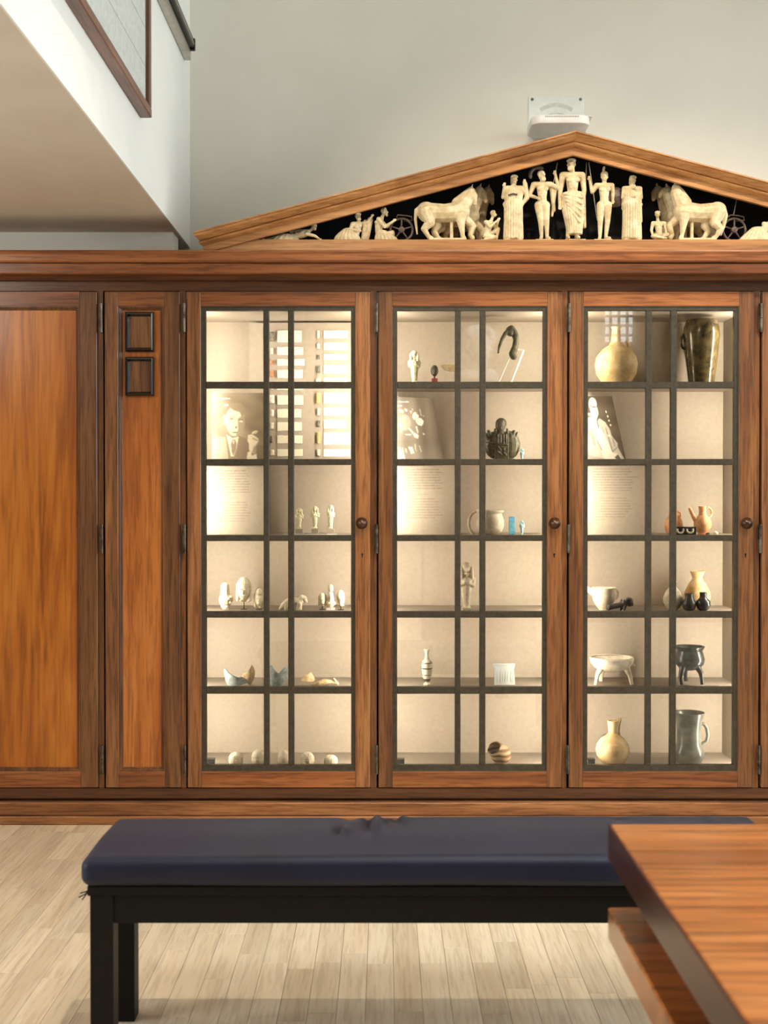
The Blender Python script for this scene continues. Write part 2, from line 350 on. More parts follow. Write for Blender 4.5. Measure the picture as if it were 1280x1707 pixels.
# right wall with two windows, rear wall with two windows
def wall_with_openings(name, lo, hi, ops, z0, z1, pos, label, axis):
    mb = MB(); cuts = sorted(ops); a = lo
    def bx(u0, u1, q0, q1):
        if axis == 'Y': mb.box(pos, pos+0.15, u0, u1, q0, q1)
        else: mb.box(u0, u1, pos-0.15, pos, q0, q1)
    for (u0, u1) in cuts:
        bx(a, u0, -0.1, ZC); bx(u0, u1, -0.1, z0); bx(u0, u1, z1, ZC); a = u1
    bx(a, hi, -0.1, ZC)
    return struct(name, mb, M_WALL if axis == 'Y' else M_BACK, label)
wall_with_openings('wall_right', -4.0, YW, WIN_R, 1.0, 3.6, 4.2, 'plaster wall with tall windows on the right', 'Y')
wall_with_openings('wall_rear', -4.2, 4.35, WIN_B, 3.1, 3.75, -3.6, 'dim painted wall behind the viewer', 'X')
wn = 0
for axis, ops, pos, z0, z1 in (('Y', WIN_R, 4.24, 1.0, 3.6), ('Y', ADDED_WIN_L, -4.30, 0.65, 2.05), ('X', WIN_B, -3.66, 3.1, 3.75)):  # the left wall window is an added one
    for (a, b_) in ops:
        wn += 1; fr_ = MB(); gl_ = MB()
        for t in (0, 0.25, 0.5, 0.75, 1):
            u = a+(b_-a)*t; q = 0.03 if t in (0, 1) else 0.012
            u0, u1 = max(a, u-q), min(b_, u+q)
            fr_.box(*((pos, pos+0.05, u0, u1) if axis == 'Y' else (u0, u1, pos, pos+0.05)), z0, z1)
        for t in range(7):
            z = z0+(z1-z0)*t/6; q = 0.03 if t in (0, 6) else 0.012
            fr_.box(*((pos+0.005, pos+0.045, a, b_) if axis == 'Y' else (a, b_, pos+0.005, pos+0.045)), max(z0, z-q), min(z1, z+q))
        wo = struct('window_%d' % wn, fr_, M_WMET, 'unseen tall leaded side window outside the view' if axis == 'Y' else 'tall leaded window behind the viewer')
        gl_.box(*((pos+0.02, pos+0.026, a, b_) if axis == 'Y' else (a, b_, pos+0.02, pos+0.026)), z0, z1)
        part('pane', gl_, M_GLASS, wo)

fr_ = MB()
for t in range(6):
    x = sx0+(sx1-sx0)*t/5; fr_.box(max(sx0, x-0.02), min(sx1, x+0.02), sy0, sy1, ZC+0.02, ZC+0.08)
for t in range(5):
    y = sy0+(sy1-sy0)*t/4; fr_.box(sx0, sx1, max(sy0, y-0.02), min(sy1, y+0.02), ZC+0.025, ZC+0.075)
wo = struct('window_%d' % (wn+1), fr_, M_WMET, 'unseen glazed roof light added above the viewer for fill')  # frame made up around the ceiling fill light
part('pane', MB().box(sx0, sx1, sy0, sy1, ZC+0.045, ZC+0.051), M_GLASS, wo)
# ---------------------------------------------------------------- floor of oak strips
fl = struct('floor', MB().box(-4.2, 4.2, -3.6, YW, -0.1, -0.012), M_BENCH, 'pale oak strip floor')
PW = 0.0765; rnd = random.Random(3)
cands = []; rest = MB()
i = 0; x = -4.18
while x < 4.15:
    y = -3.58-rnd.random()*0.6
    while y < 5.0:
        L = rnd.choice((0.35, 0.48, 0.6, 0.72)); y0, y1 = max(y, -3.59), min(y+L, 5.02)
        if y1-y0 > 0.03: cands.append((x, x+PW, y0, y1))
        y += L
    x += PW
def vis(c):
    xm, ym = (c[0]+c[1])/2, c[3]
    if ym < 2.95: return 0
    px = 640+xm*F/ym
    return 1.0/ym if -60 < px < 1340 else 0
order = sorted(cands, key=lambda c: -vis(c)); chosen = [c for c in order if vis(c) > 0][:300]; cs = set(chosen)
unit = {}
for c in chosen:
    L = round(c[3]-c[2], 4)
    if L not in unit:
        g = 0.0005
        me = MB().box(-PW/2+g, PW/2-g, -L/2+g, L/2-g, 0, 0.0120, 0.0006).mesh('plank'); me.materials.append(M_PLANK); unit[L] = me
    o = bpy.data.objects.new('plank', unit[L]); COL.objects.link(o); o.parent = fl
    o.location = Vector(((c[0]+c[1])/2, (c[2]+c[3])/2, -0.012))-ORG['floor']
for c in cands:
    if c not in cs: rest.box(c[0]+0.0005, c[1]-0.0005, c[2]+0.0005, c[3]-0.0005, -0.012, 0)
r_ = part('plank_field', rest, M_PLANK, fl); r_['kind'] = 'stuff'

# ================================================================ CABINETS
YD = 5.0                        # front of the doors
ZB, ZT = Z(1313), Z(486)        # bottom and top of the doors
Z_FR = Z(470); Z_BR = Z(1331)   # frieze top, bottom rail bottom
YBK = 5.37
SHELF_PY = [638, 767, 892, 1019.5, 1146.5]
ZSH = [Z(p, 5.075) for p in SHELF_PY]; ZFL = Z(1279, 5.075); ZTOP = Z(537, YBK)
BARS = [(636, 647), (765, 775), (892, 902), (1019, 1030), (1145, 1157)]
def hinge(par, px):
    for py in (530, 898, 1266):
        z0, z1 = Z(py+24), Z(py-24); zm = (z0+z1)/2; mb = MB(); x = X(px)
        for a, b_ in ((z0, zm-0.001), (zm+0.001, z1)): mb.lathe((x, 4.996, 0), [(0.0052, a), (0.0052, b_)], 12)
        mb.box(x-0.010, x+0.002, 4.999, 5.001, z0, z1)
        part('hinge', mb, M_HINGE, par, 'dark steel barrel hinge')
def stiles(par, x0, x1, wl, wr, zt=ZT, zb=ZB, rt=24, rb=27):
    y0, y1 = YD, YD+0.036; r0 = rb*0.0025; r1 = rt*0.0025
    part('stile', MB().box(x0, x0+wl, y0, y1, zb, zt, 0.002), M_V, par); part('stile', MB().box(x1-wr, x1, y0, y1, zb, zt, 0.002), M_V, par)
    part('rail', MB().box(x0+wl, x1-wr, y0+0.0004, y1, zt-r1, zt, 0.0012), M_H, par)
    part('rail', MB().box(x0+wl, x1-wr, y0+0.0004, y1, zb, zb+r0, 0.0012), M_H, par)
def carcass(par, xa, xb, lining=True):
    m_in = M_BOARD
    t = 0.012
    part('side_panel', MB().box(xa-t, xa, 5.042, YBK+0.02, ZFL, ZTOP), m_in, par)
    part('side_panel', MB().box(xb, xb+t, 5.042, YBK+0.02, ZFL, ZTOP), m_in, par)
    part('back_panel', MB().box(xa, xb, YBK, YBK+0.02, ZFL, ZTOP), m_in, par)
    part('top_panel', MB().box(xa-t, xb+t, 5.042, YBK+0.02, ZTOP, ZTOP+0.02), m_in, par)
    part('bottom_panel', MB().box(xa-t, xb+t, 5.042, YBK+0.02, ZFL-0.02, ZFL), M_SHELF, par)
def led(par, xa, xb):
    for s, x in ((1, xa), (-1, xb)):
        ch = part('led_strip', MB().box(min(x, x+s*0.008), max(x, x+s*0.008), 5.046, 5.066, ZFL+0.01, ZTOP-0.01), M_ALU, par)
        o = area_light('led_light', (x+s*0.010, 5.062, (ZFL+ZTOP)/2), (s*0.35, 0.937, 0), 0.014, ZTOP-ZFL-0.04, LED_W, (1.0, 0.90, 0.75))
        # long side of the lamp upright
        z_ = -Vector((s*0.35, 0.937, 0)).normalized(); y_ = Vector((0, 0, 1)); x_ = y_.cross(z_)
        o.rotation_euler = Matrix((x_, y_, z_)).transposed().to_euler()
        o.parent = par; o.location = Vector(o.location)-ORG[par.name]
LED_W = 16.5
def glazed(name, pl, pr, label, shelves=(0, 1, 2, 3, 4), stile_r=25, stile_l=23):
    x0, x1 = X(pl), X(pr)
    t = thing(name, label, 'cabinet', ((x0+x1)/2, 5.2, ZB), 'display cabinets along the wall')
    xa, xb = x0+0.024, x1-0.024
    carcass(t, xa, xb)
    for k in shelves:
        sh = part('shelf', MB().box(xa+0.0005, xb-0.0005, 5.078, YBK-0.001, ZSH[k]-0.012, ZSH[k]), M_SHELF, t)
        part('shelf_nosing', MB().box(xa+0.0005, xb-0.0005, 5.072, 5.078, ZSH[k]-0.016, ZSH[k]), M_BAR, sh)
    led(t, xa, xb)
    # door
    gx0, gx1 = x0+(stile_l+8)*0.0025, x1-(stile_r+7)*0.0025; gz0, gz1 = Z(1276), Z(517)
    ox0, ox1, oz0, oz1 = x0+stile_l*0.0025, x1-stile_r*0.0025, ZB+27*0.0025, ZT-24*0.0025
    mb = MB(); d = 0.02
    for (a, b_, c, e) in ((ox0, gx0, oz0, oz1), (gx1, ox1, oz0, oz1), (gx0, gx1, oz0, gz0), (gx0, gx1, gz1, oz1)):
        mb.box(a, b_, YD+0.006, YD+0.032, c, e)
    mb.frame(ox0, ox1, oz0, oz1, [(0, YD+0.003), (0.004, YD+0.003), (0.007, YD+0.008)])
    door = part('door', mb, M_BAR, t, 'glazed door with bronze grid and wooden frame')
    stiles(door, x0, x1, stile_l*0.0025, stile_r*0.0025)
    gw = gx1-gx0
    vb = [(gx0+gw*0.397, gx0+gw*0.436), (gx0+gw*0.566, gx0+gw*0.607)]
    for (a, b_) in vb: part('glazing_bar', MB().box(a, b_, YD+0.004, YD+0.030, gz0, gz1, 0.002), M_BAR, door)
    for (p0, p1) in BARS: part('glazing_bar', MB().box(gx0, gx1, YD+0.0055, YD+0.029, Z(p1), Z(p0), 0.002), M_BAR, door)
    cols = [(gx0, vb[0][0]), (vb[0][1], vb[1][0]), (vb[1][1], gx1)]
    ed = [gz1]+[z for (p0, p1) in BARS for z in (Z(p0), Z(p1))]+[gz0]; rows = [(ed[2*k+1], ed[2*k]) for k in range(6)]
    for (a, b_) in cols:
        for (c, e) in rows: part('pane', MB().box(a-0.001, b_+0.001, YD+0.016, YD+0.019, c-0.001, e+0.001), M_GLASS, door)
    kx, kz = x1-14*0.0025, Z(872)
    part('knob', MB().lathe((kx, 0, kz), [(0.010, YD), (0.010, YD-0.012), (0.024, YD-0.020), (0.0245, YD-0.026), (0.015, YD-0.038), (0.002, YD-0.046)], 24, 'Y'), M_KNOB, door, 'round pointed bronze knob')
    kz = Z(924); mb = MB().lathe((kx+0.002, 0, kz), [(0.0045, YD), (0.0045, YD-0.001)], 14, 'Y'); mb.box(kx, kx+0.004, YD-0.001, YD, kz-0.014, kz)
    part('keyhole', mb, M_BLACK, door)
    hinge(t, pr+11)
    return t, xa, xb
C1, xa1, xb1 = glazed('display_cabinet', 312, 617, 'glazed display cabinet with the wall of seals, first from the left', (1, 2, 3, 4))
C2, xa2, xb2 = glazed('display_cabinet', 631, 937, 'glazed display cabinet with the bird head, second from the left')
C3, xa3, xb3 = glazed('display_cabinet', 949, 1256, 'glazed display cabinet full of clay pots, third from the left')
C4, xa4, xb4 = glazed('display_cabinet', 1270, 1577, 'display cabinet cut off by the right edge of the picture')
# panelled cupboards
def panelled(name, pl, pr, wl, wr, label, pan_mat, inset):
    x0, x1 = X(pl), X(pr)
    t = thing(name, label, 'cupboard', ((x0+x1)/2, 5.2, ZB))
    mb = MB(); y1 = 5.21
    mb.box(x0, x0+0.018, 5.042, y1, ZB, ZT); mb.box(x1-0.018, x1, 5.042, y1, ZB, ZT); mb.box(x0+0.018, x1-0.018, y1-0.015, y1, ZB, ZT)
    mb.box(x0+0.018, x1-0.018, 5.042, y1-0.015, ZB, ZB+0.018); mb.box(x0+0.018, x1-0.018, 5.042, y1-0.015, ZT-0.018, ZT)
    part('carcass', mb, M_DK, t)
    a, b_, c, e = x0+wl*0.0025, x1-wr*0.0025, ZB+27*0.0025, ZT-24*0.0025
    door = part('door', MB().box(a-0.004, b_+0.004, YD+0.012, YD+0.030, c-0.004, e+0.004), pan_mat, t, 'tall wooden door with recessed panel')
    stiles(door, x0, x1, wl*0.0025, wr*0.0025)
    part('panel_moulding', MB().frame(a, b_, c, e, [(0, YD+0.002), (0.006, YD+0.0015), (0.010, YD+0.007), (0.013, YD+0.0065), (0.017, YD+0.0125)]), M_V, door)
    hinge(t, pr+8)
    return t
W1 = panelled('wooden_cupboard', -150, 162, 29, 29, 'wide wooden cupboard with one tall figured panel, cut off at left edge', M_PAN, 0)
W2 = panelled('wooden_cupboard', 175, 300, 22, 26, 'narrow wooden cupboard with two small black frames on its door', M_PANB, 0)
# two small black frames on the narrow door
for (p0, p1, nm) in ((520, 586, 'upper'), (595, 660, 'lower')):
    x0, x1, z0, z1 = X(209.5), X(257), Z(p1), Z(p0)
    t = thing('small_black_frame', '%s of two small black frames on the narrow cupboard door' % nm, 'frame', ((x0+x1)/2, 5.0, z0), 'small black frames on the narrow door')
    y = 5.012
    part('moulding', MB().frame(x0, x1, z0, z1, [(0, y), (0, y-0.014), (0.004, y-0.020), (0.010, y-0.018), (0.014, y-0.010), (0.018, y-0.003), (0.018, y)]), M_EBONY, t)
    part('insert_board', MB().box(x0+0.016, x1-0.016, y-0.0035, y-0.0005, z0+0.016, z1-0.016), M_V, t)
# face frame between the doors
ff = thing('face_frame', 'wooden face frame of uprights and rails showing between the cabinet doors', 'face frame', (0.4, 5.03, Z_BR))
XL, XR = X(-160), X(1600)
for (p0, p1) in ((-170, -152), (162.4, 171.5), (300.4, 308.8), (617.4, 627.6), (937.4, 945.6), (1256.4, 1266.6), (1578, 1600)):
    part('upright', MB().box(X(p0), X(p1), YD+0.013, YD+0.040, ZB-0.004, ZT+0.004), M_V, ff)
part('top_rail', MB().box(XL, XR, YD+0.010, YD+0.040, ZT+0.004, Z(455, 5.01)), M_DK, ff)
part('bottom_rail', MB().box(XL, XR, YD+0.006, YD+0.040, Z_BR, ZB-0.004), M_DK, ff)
# cornice
co = thing('cornice', 'moulded wooden cornice running over all the cabinets', 'cornice', (0.4, 5.0, Z(457, 4.92)))
def runx(prof, x0, x1): return MB().loft([Vector((x0, y, z)) for (y, z) in prof], [Vector((x1, y, z)) for (y, z) in prof])
za, zb_, zc_, zd = Z_CORN, Z(437, 4.9), Z(439.5, 4.92), Z(457, 4.92)
XCR = X(1640)
part('crown_fascia', runx([(4.886, za), (4.884, za-0.006), (4.892, za-0.016), (4.893, zb_+0.006), (4.900, zb_), (5.2, zb_), (5.2, za)], XL-0.05, XCR), M_H, co)
part('lower_fascia', runx([(4.915, zb_), (4.915, zc_), (4.908, zc_-0.003), (4.910, zd+0.004), (4.915, zd), (5.2, zd), (5.2, zb_)], XL-0.05, XCR), M_H, co)
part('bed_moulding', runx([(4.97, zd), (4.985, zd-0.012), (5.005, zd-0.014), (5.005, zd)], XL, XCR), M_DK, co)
# plinth
pb = thing('plinth', 'long wooden plinth board under the cabinets at floor level', 'plinth', (0.4, 5.1, 0))
z0, z1 = Z(1338, 4.985), Z(1361, 4.975)
part('recess_board', MB().box(XL, XR, 5.03, 5.05, z0-0.02, Z_BR), M_DK, pb)
part('base_board', MB().box(XL, XR, 4.982, 5.05, z1, z0, 0.004), M_PL, pb)
part('toe_board', MB().box(XL, XR, 4.968, 5.05, 0.0, z1, 0.004), M_PL, pb)

# ---------------------------------------------------------------- pediment
AX = 957; SL = (385-217)/(957-325.0)
YP = 4.90
def zrake(px): return Z(217+abs(px-AX)*SL, YP)
pd = thing('pediment', 'low wooden gable with moulded raking sides and black field on the cornice', 'pediment', (X(AX, YP), 5.0, Z_CORN))
u = YP/F
prof = [(0, 5.24), (0, 4.862), (3, 4.862), (4, 4.872), (8, 4.876), (13, 4.893), (16, 4.903), (17, 4.912), (18, 4.903), (20, 4.899), (23, 4.905), (26, 4.922), (27, 4.932), (42, 4.934), (42, 4.952), (6, 4.954), (6, 5.24)]
prof = [(5+d*32/42.0, y) for (d, y) in prof]
def rake(sgn):
    A, B = [], []
    for (d, y) in prof:
        ex = 632-max(0, (y-4.862))/0.08*14 if y < 4.96 else 618
        B.append(Vector((X(AX, YP), y, zrake(AX)-d*u)))
        A.append(Vector((X(AX+sgn*ex, YP), y, zrake(AX+sgn*ex)-d*u)))
    return MB().loft(A, B)
for sgn in (-1, 1): part('raking_cornice', rake(sgn), M_PED, pd)
ZLED = Z(399, 4.945)
part('base_board', MB().box(X(AX-617, YP), X(AX+617, YP), 4.945, 5.24, Z_CORN, ZLED, 0.003), M_PED, pd)
def lining(sgn):
    A = [(X(AX, YP), zrake(AX)-9.8*u), (X(AX+sgn*560, YP), zrake(AX+sgn*560)-9.8*u), (X(AX+sgn*560, YP), zrake(AX+sgn*560)-11*u), (X(AX, YP), zrake(AX)-11*u)]
    return MB().loft([Vector((x, 4.9545, z)) for (x, z) in A], [Vector((x, 5.2145, z)) for (x, z) in A])
for sgn in (-1, 1): part('black_lining', lining(sgn), M_TYMP, pd)
part('black_field', MB().loft(*[[Vector((X(AX+e, YP), y, z)) for (e, z) in ((-560, ZLED), (560, ZLED), (560, zrake(AX+560)-9.8*u), (0, zrake(AX)-9.8*u), (-560, zrake(AX-560)-9.8*u))] for y in (5.215, 5.238)]), M_TYMP, pd)

# ================================================================ FURNITURE AND FITTINGS
# framed print on the gallery front
XF = XG+0.042
yf = (640-255)/F; yf = -XF/((640-254.5)/F); zf = Z(197, yf)
fp = thing('framed_print', 'large brown wooden picture frame with pale print on the gallery front', 'picture', (XG, 3.2, zf))
ya, yb, zt = 1.6, yf, zf+0.55
W_ = 0.034
part('frame_rail', MB().box(XG, XF, ya, yb, zf, zf+W_, 0.003), M_FRW, fp); part('frame_rail', MB().box(XG, XF, ya, yb, zt-W_, zt, 0.003), M_FRW, fp)
M_FRV = wood('picture_frame_wood_upright', 2, srgb(80, 44, 34), srgb(112, 68, 52), srgb(140, 96, 76), vary=0.05)
part('frame_stile', MB().box(XG, XF-0.0005, yb-W_, yb-0.0005, zf+W_, zt-W_, 0.003), M_FRV, fp); part('frame_stile', MB().box(XG, XF-0.0005, ya+0.0005, ya+W_, zf+W_, zt-W_, 0.003), M_FRV, fp)
part('print_sheet', MB().box(XG+0.002, XF-0.016, ya+W_, yb-W_, zf+W_, zt-W_), M_PAPER, fp)
mb = MB()
for k in range(1, 6): mb.box(XF-0.0160, XF-0.0156, ya+W_, yb-W_, zf+W_+k*0.14, zf+W_+k*0.14+0.002)
part('print_line', mb, M_INK, fp)
# lighting track
XT = XG+0.03; yt = -XT/((640-318)/F); ztk = Z(80, yt)
tk = thing('lighting_track', 'black lighting track with pale lower channel high on the gallery front', 'track', (XT, 4.0, ztk-0.03))
part('rail', MB().box(XG+0.012, XG+0.048, 0.6, yt, ztk, ztk+0.04, 0.003), M_TRACK, tk)
part('rail_groove', MB().box(XG+0.048, XG+0.050, 0.6, yt-0.004, ztk+0.012, ztk+0.018), M_ALU, tk)
part('end_cap', MB().box(XG+0.008, XG+0.052, yt, yt+0.02, ztk-0.008, ztk+0.045, 0.003), M_TRACK, tk)
part('channel', MB().box(XG, XG+0.030, 0.6, yt+0.03, ztk-0.045, ztk-0.002, 0.003), M_ALU, tk)
# wireless access point on its wall bracket
S_ = 5.5/F
br = thing('wall_bracket', 'white metal wall bracket above the gable peak', 'bracket', (X(926, YW), YW-0.1, Z(200, YW)))
zb0 = Z(190, 5.27)
part('wall_plate', MB().box(X(880, YW), X(972, YW), YW-0.003, YW, Z(226, YW), Z(161, YW), 0.001), M_WMET, br)
mb = MB(); x0, x1 = X(886, 5.4), X(980, 5.4)
part('shelf_plate', MB().box(x0, x1, YW-0.25, YW-0.003, zb0-0.001, zb0+0.002), M_WMET, br)
for px in (886, 966): part('screw', MB().lathe((X(px, YW), 0, Z(166, YW)), [(0.007, YW-0.003), (0.006, YW-0.006), (0.002, YW-0.008)], 12, 'Y'), M_HINGE, br)
for r0, r1 in ((77, 66), (50, 46)):
    mb = MB(); cx, cz = X(926, YW), Z(218, YW); N = 14
    for k in range(N):
        a0, a1 = math.radians(128-76*k/N), math.radians(128-76*(k+1)/N); A = []
        for (r, a) in ((r0, a0), (r0, a1), (r1, a1), (r1, a0)): A.append(Vector((cx+r*0.0015*math.cos(a)/0.0015*S_*0.6, YW-0.0034, cz+r*S_*0.6*math.sin(a))))
        mb.loft(A, [p+Vector((0, 0.0008, 0)) for p in A])
    part('curved_slot', mb, M_PAPER, br)
ap = thing('access_point', 'white rounded wireless access point hanging under the wall bracket', 'access point', (X(930, 5.35), 5.4, zb0-0.05))
def rbox(x0, x1, y0, y1, z0, z1, r, bev=0.006, n=8):
    mb = MB(); rings = []
    def ring(ins, z):
        o = []
        for (cx, cy, a) in ((x1-r, y1-r, 0), (x0+r, y1-r, 90), (x0+r, y0+r, 180), (x1-r, y0+r, 270)):
            for k in range(n+1):
                t = math.radians(a+90*k/n); o.append((cx+(r-ins)*math.cos(t), cy+(r-ins)*math.sin(t), z))
        return o
    L = [ring(bev, z0), ring(bev*0.3, z0+bev*0.3), ring(0, z0+bev), ring(0, z1-bev), ring(bev*0.3, z1-bev*0.3), ring(bev, z1)]
    m = len(L[0]); v = sum(L, []); f = []
    for i in range(len(L)-1):
        for k in range(m): f.append((i*m+k, i*m+(k+1) % m, (i+1)*m+(k+1) % m, (i+1)*m+k))
    f.append(tuple(range(m))[::-1]); f.append(tuple((len(L)-1)*m+k for k in range(m)))
    mb.smooth = True; return mb.add(v, f)
ax0, ax1 = X(884, 5.3), X(982, 5.3)
part('housing', rbox(ax0, ax1, 5.27, 5.50, zb0-0.040, zb0-0.001, 0.05, 0.008), M_WHITE, ap)
mb = MB()
for k in range(24): mb.box(ax0+0.06+k*0.0062, ax0+0.0625+k*0.0062, 5.2696, 5.272, zb0-0.014, zb0-0.008)
part('vent_slot', mb, M_BLACK, ap)
part('status_light', MB().lathe((X(936, 5.33), 5.315, 0), [(0.006, zb0-0.0400), (0.005, zb0-0.0418)], 14), M_WMET, ap)

# bench
bn = thing('bench', 'long black-brown wooden bench under the navy cushion', 'bench', (0.13, 3.02, 0))
bx0, bx1, by0, by1 = -0.708, 0.970, 2.85, 3.20
part('seat_board', MB().box(bx0, bx1, by0, by1, 0.410, 0.434, 0.002), M_BENCH, bn)
lg = 0.0555
for lx in (bx0+0.0055, bx1-0.0055-lg):
    for ly in (by0+0.005, 3.096):
        l = part('leg', MB().box(lx, lx+lg, ly, ly+0.055, 0, 0.410, 0.0015), M_BENCH, bn)
for ly in (by0+0.009, 3.10): part('apron', MB().box(bx0+0.0055+lg, bx1-0.0055-lg, ly, ly+0.022, 0.342, 0.410, 0.001), M_BENCH, bn)
for lx in (bx0+0.010, bx1-0.032): part('side_apron', MB().box(lx, lx+0.022, by0+0.06, 3.096, 0.342, 0.410, 0.001), M_BENCH, bn)
# cushion
def cushion(x0, x1, y0, y1, z0, z1, r):
    bm = bmesh.new(); nx, ny, nz = 360, 46, 10
    mb = MB(); v = {}; idx = {}
    def key(i, j, k):
        q = (i, j, k)
        if q not in idx:
            idx[q] = len(mb.v); p = Vector((x0+(x1-x0)*i/nx, y0+(y1-y0)*j/ny, z0+(z1-z0)*k/nz))
            c = Vector((min(max(p.x, x0+r), x1-r), min(max(p.y, y0+r), y1-r), min(max(p.z, z0+r), z1-r)))
            d = p-c
            if d.length > 1e-9: p = c+d.normalized()*r*(max(abs(d.x), abs(d.y), abs(d.z))/r)
            s = (p.z-z0)/(z1-z0)
            if s > 0.5:
                q_ = s*s
                p.z += q_*(0.004*math.sin(2.1*p.x+0.4)+0.006*math.exp(-((p.y-(y0+y1)/2)/0.12)**2))
                bx = -0.02+0.0
                for (cx, cy, wx, wy, a) in ((-0.042, 3.14, 0.011, 0.085, -0.013), (-0.018, 3.12, 0.010, 0.09, 0.013), (0.004, 3.15, 0.012, 0.07, -0.006), (0.03, 3.18, 0.012, 0.05, -0.009), (0.05, 3.17, 0.01, 0.05, 0.006), (-0.09, 3.19, 0.02, 0.03, -0.010),
                                            (-0.098, 3.05, 0.010, 0.04, 0.008), (-0.116, 3.05, 0.010, 0.04, -0.008), (0.62, 3.17, 0.02, 0.03, -0.005), (0.86, 3.16, 0.02, 0.04, 0.004)):
                    p.z += q_*a*math.exp(-((p.x-cx)/wx)**2-((p.y-cy)/wy)**2)
            else:
                p.y += 0.003*math.sin(9*p.x)*(1-2*s)
            mb.v.append(tuple(p))
        return idx[q]
    for i in range(nx):
        for j in range(ny):
            for k in (0, nz): mb.f.append((key(i, j, k), key(i+1, j, k), key(i+1, j+1, k), key(i, j+1, k)))
        for k in range(nz):
            for j in (0, ny): mb.f.append((key(i, j, k), key(i+1, j, k), key(i+1, j, k+1), key(i, j, k+1)))
    for j in range(ny):
        for k in range(nz):
            for i in (0, nx): mb.f.append((key(i, j, k), key(i, j+1, k), key(i, j+1, k+1), key(i, j, k+1)))
    mb.smooth = True; return mb
cu = thing('seat_cushion', 'long navy blue fabric cushion lying on the bench', 'cushion', (0.13, 3.02, 0.434))
part('cover', cushion(-0.722, 0.985, 2.832, 3.215, 0.4345, 0.505, 0.024), M_NAVY, cu)
mb = MB()
for dz, dx in ((0.004, -0.020), (-0.012, -0.016), (-0.006, -0.024)):
    mb.tube([(bx0-0.001, 2.875, 0.418), (bx0-0.008, 2.87, 0.412+dz*0.5), (bx0+dx, 2.865, 0.408+dz)], 0.0016, 6)
mb.tube([(bx0-0.001, 2.875, 0.418), (bx0-0.003, 2.875, 0.436), (bx0+0.01, 2.88, 0.437)], 0.0018, 6)
part('tie_string', mb, M_BENCH, cu, 'knotted dark tie string')
# table at lower right
tb = thing('heavy_table', 'thick reddish brown wooden table at lower right corner', 'table', (1.2, 1.55, 0))
tx0, tx1, ty0, ty1 = 0.412, 2.3, 0.7, 2.2
part('table_top', MB().box(tx0+0.004, tx1, ty0, ty1, 0.695, 0.760, 0.003), M_TAB, tb)
part('edge_shade_strip', MB().box(tx0, tx0+0.004, ty0, ty1, 0.695, 0.7595, 0.0015), M_TABSHADE, tb, 'dark red-brown strip standing for shade on the left edge')  # thin dark strip paints the shade on the left face
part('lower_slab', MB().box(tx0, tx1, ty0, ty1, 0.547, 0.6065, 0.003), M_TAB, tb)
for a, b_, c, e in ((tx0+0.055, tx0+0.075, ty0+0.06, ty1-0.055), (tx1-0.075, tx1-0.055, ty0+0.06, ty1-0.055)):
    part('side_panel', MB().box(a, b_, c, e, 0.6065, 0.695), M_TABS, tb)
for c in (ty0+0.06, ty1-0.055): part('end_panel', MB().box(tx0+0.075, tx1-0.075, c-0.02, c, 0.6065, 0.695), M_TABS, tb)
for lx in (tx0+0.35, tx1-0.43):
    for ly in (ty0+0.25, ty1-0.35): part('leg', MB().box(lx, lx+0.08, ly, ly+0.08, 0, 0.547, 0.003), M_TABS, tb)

# ================================================================ PEDIMENT FIGURES
class Scu:
    """collects overlapping volumes, given in picture proportions at one depth, into one continuous body"""
    def __init__(s, Y0, zb, gy): s.Y0 = Y0; s.zb = zb; s.gy = gy; s.S = Y0/F; s.m = MB()
    def c(s, p):
        d = p[2] if len(p) > 2 else 0
        return Vector(((p[0]-640)*s.S, s.Y0+d*s.S, s.zb+(s.gy-p[1])*s.S))
    def cap(s, a, b, ra, rb=None): s.m.cap(s.c(a), s.c(b), ra*s.S, (ra if rb is None else rb)*s.S); return s
    def chain(s, pts, rs):
        for i in range(len(pts)-1): s.cap(pts[i], pts[i+1], rs[i], rs[i+1])
        return s
    def ell(s, c, r, rot=0.0):
        q = Quaternion((0, 1, 0), rot) if rot else None
        s.m.ell(s.c(c), (r[0]*s.S, r[1]*s.S, r[2]*s.S), q); return s
    def box(s, x0, x1, y0, y1, d0, d1):
        a = s.c((x0, y1, d0)); b_ = s.c((x1, y0, d1)); s.m.box(a.x, b_.x, a.y, b_.y, a.z, b_.z); return s
    def robe(s, rings, folds=9, amp=0.08, n=72, twist=0.0):   # rings: (cx, py, d, rx, ry)
        v = []; f = []; m = len(rings)
        for i, (cx, py, d, rx, ry) in enumerate(rings):
            for k in range(n):
                a = 2*math.pi*k/n; w_ = 1+amp*abs(math.sin(folds*a+twist*i))*min(1, 0.3+i/max(1, m-1))
                v.append(s.c((cx+rx*w_*math.cos(a), py, d+ry*w_*math.sin(a))))
        for i in range(m-1):
            for k in range(n): f.append((i*n+k, i*n+(k+1) % n, (i+1)*n+(k+1) % n, (i+1)*n+k))
        f.append(tuple(range(n))[::-1]); f.append(tuple((m-1)*n+k for k in range(n))); s.m.add(v, f); s.m.smooth = True; return s
    def done(s, name, mat, label, cat, group=None, voxel=0.0016, smooth=2, parent=None):
        if parent: o = part(name, s.m, mat, parent, label)
        else: o = solo(name, s.m, mat, label, cat, group)
        remesh(o, voxel, smooth); return o
V3 = lambda p: Vector((p[0], p[1], p[2] if len(p) > 2 else 0))
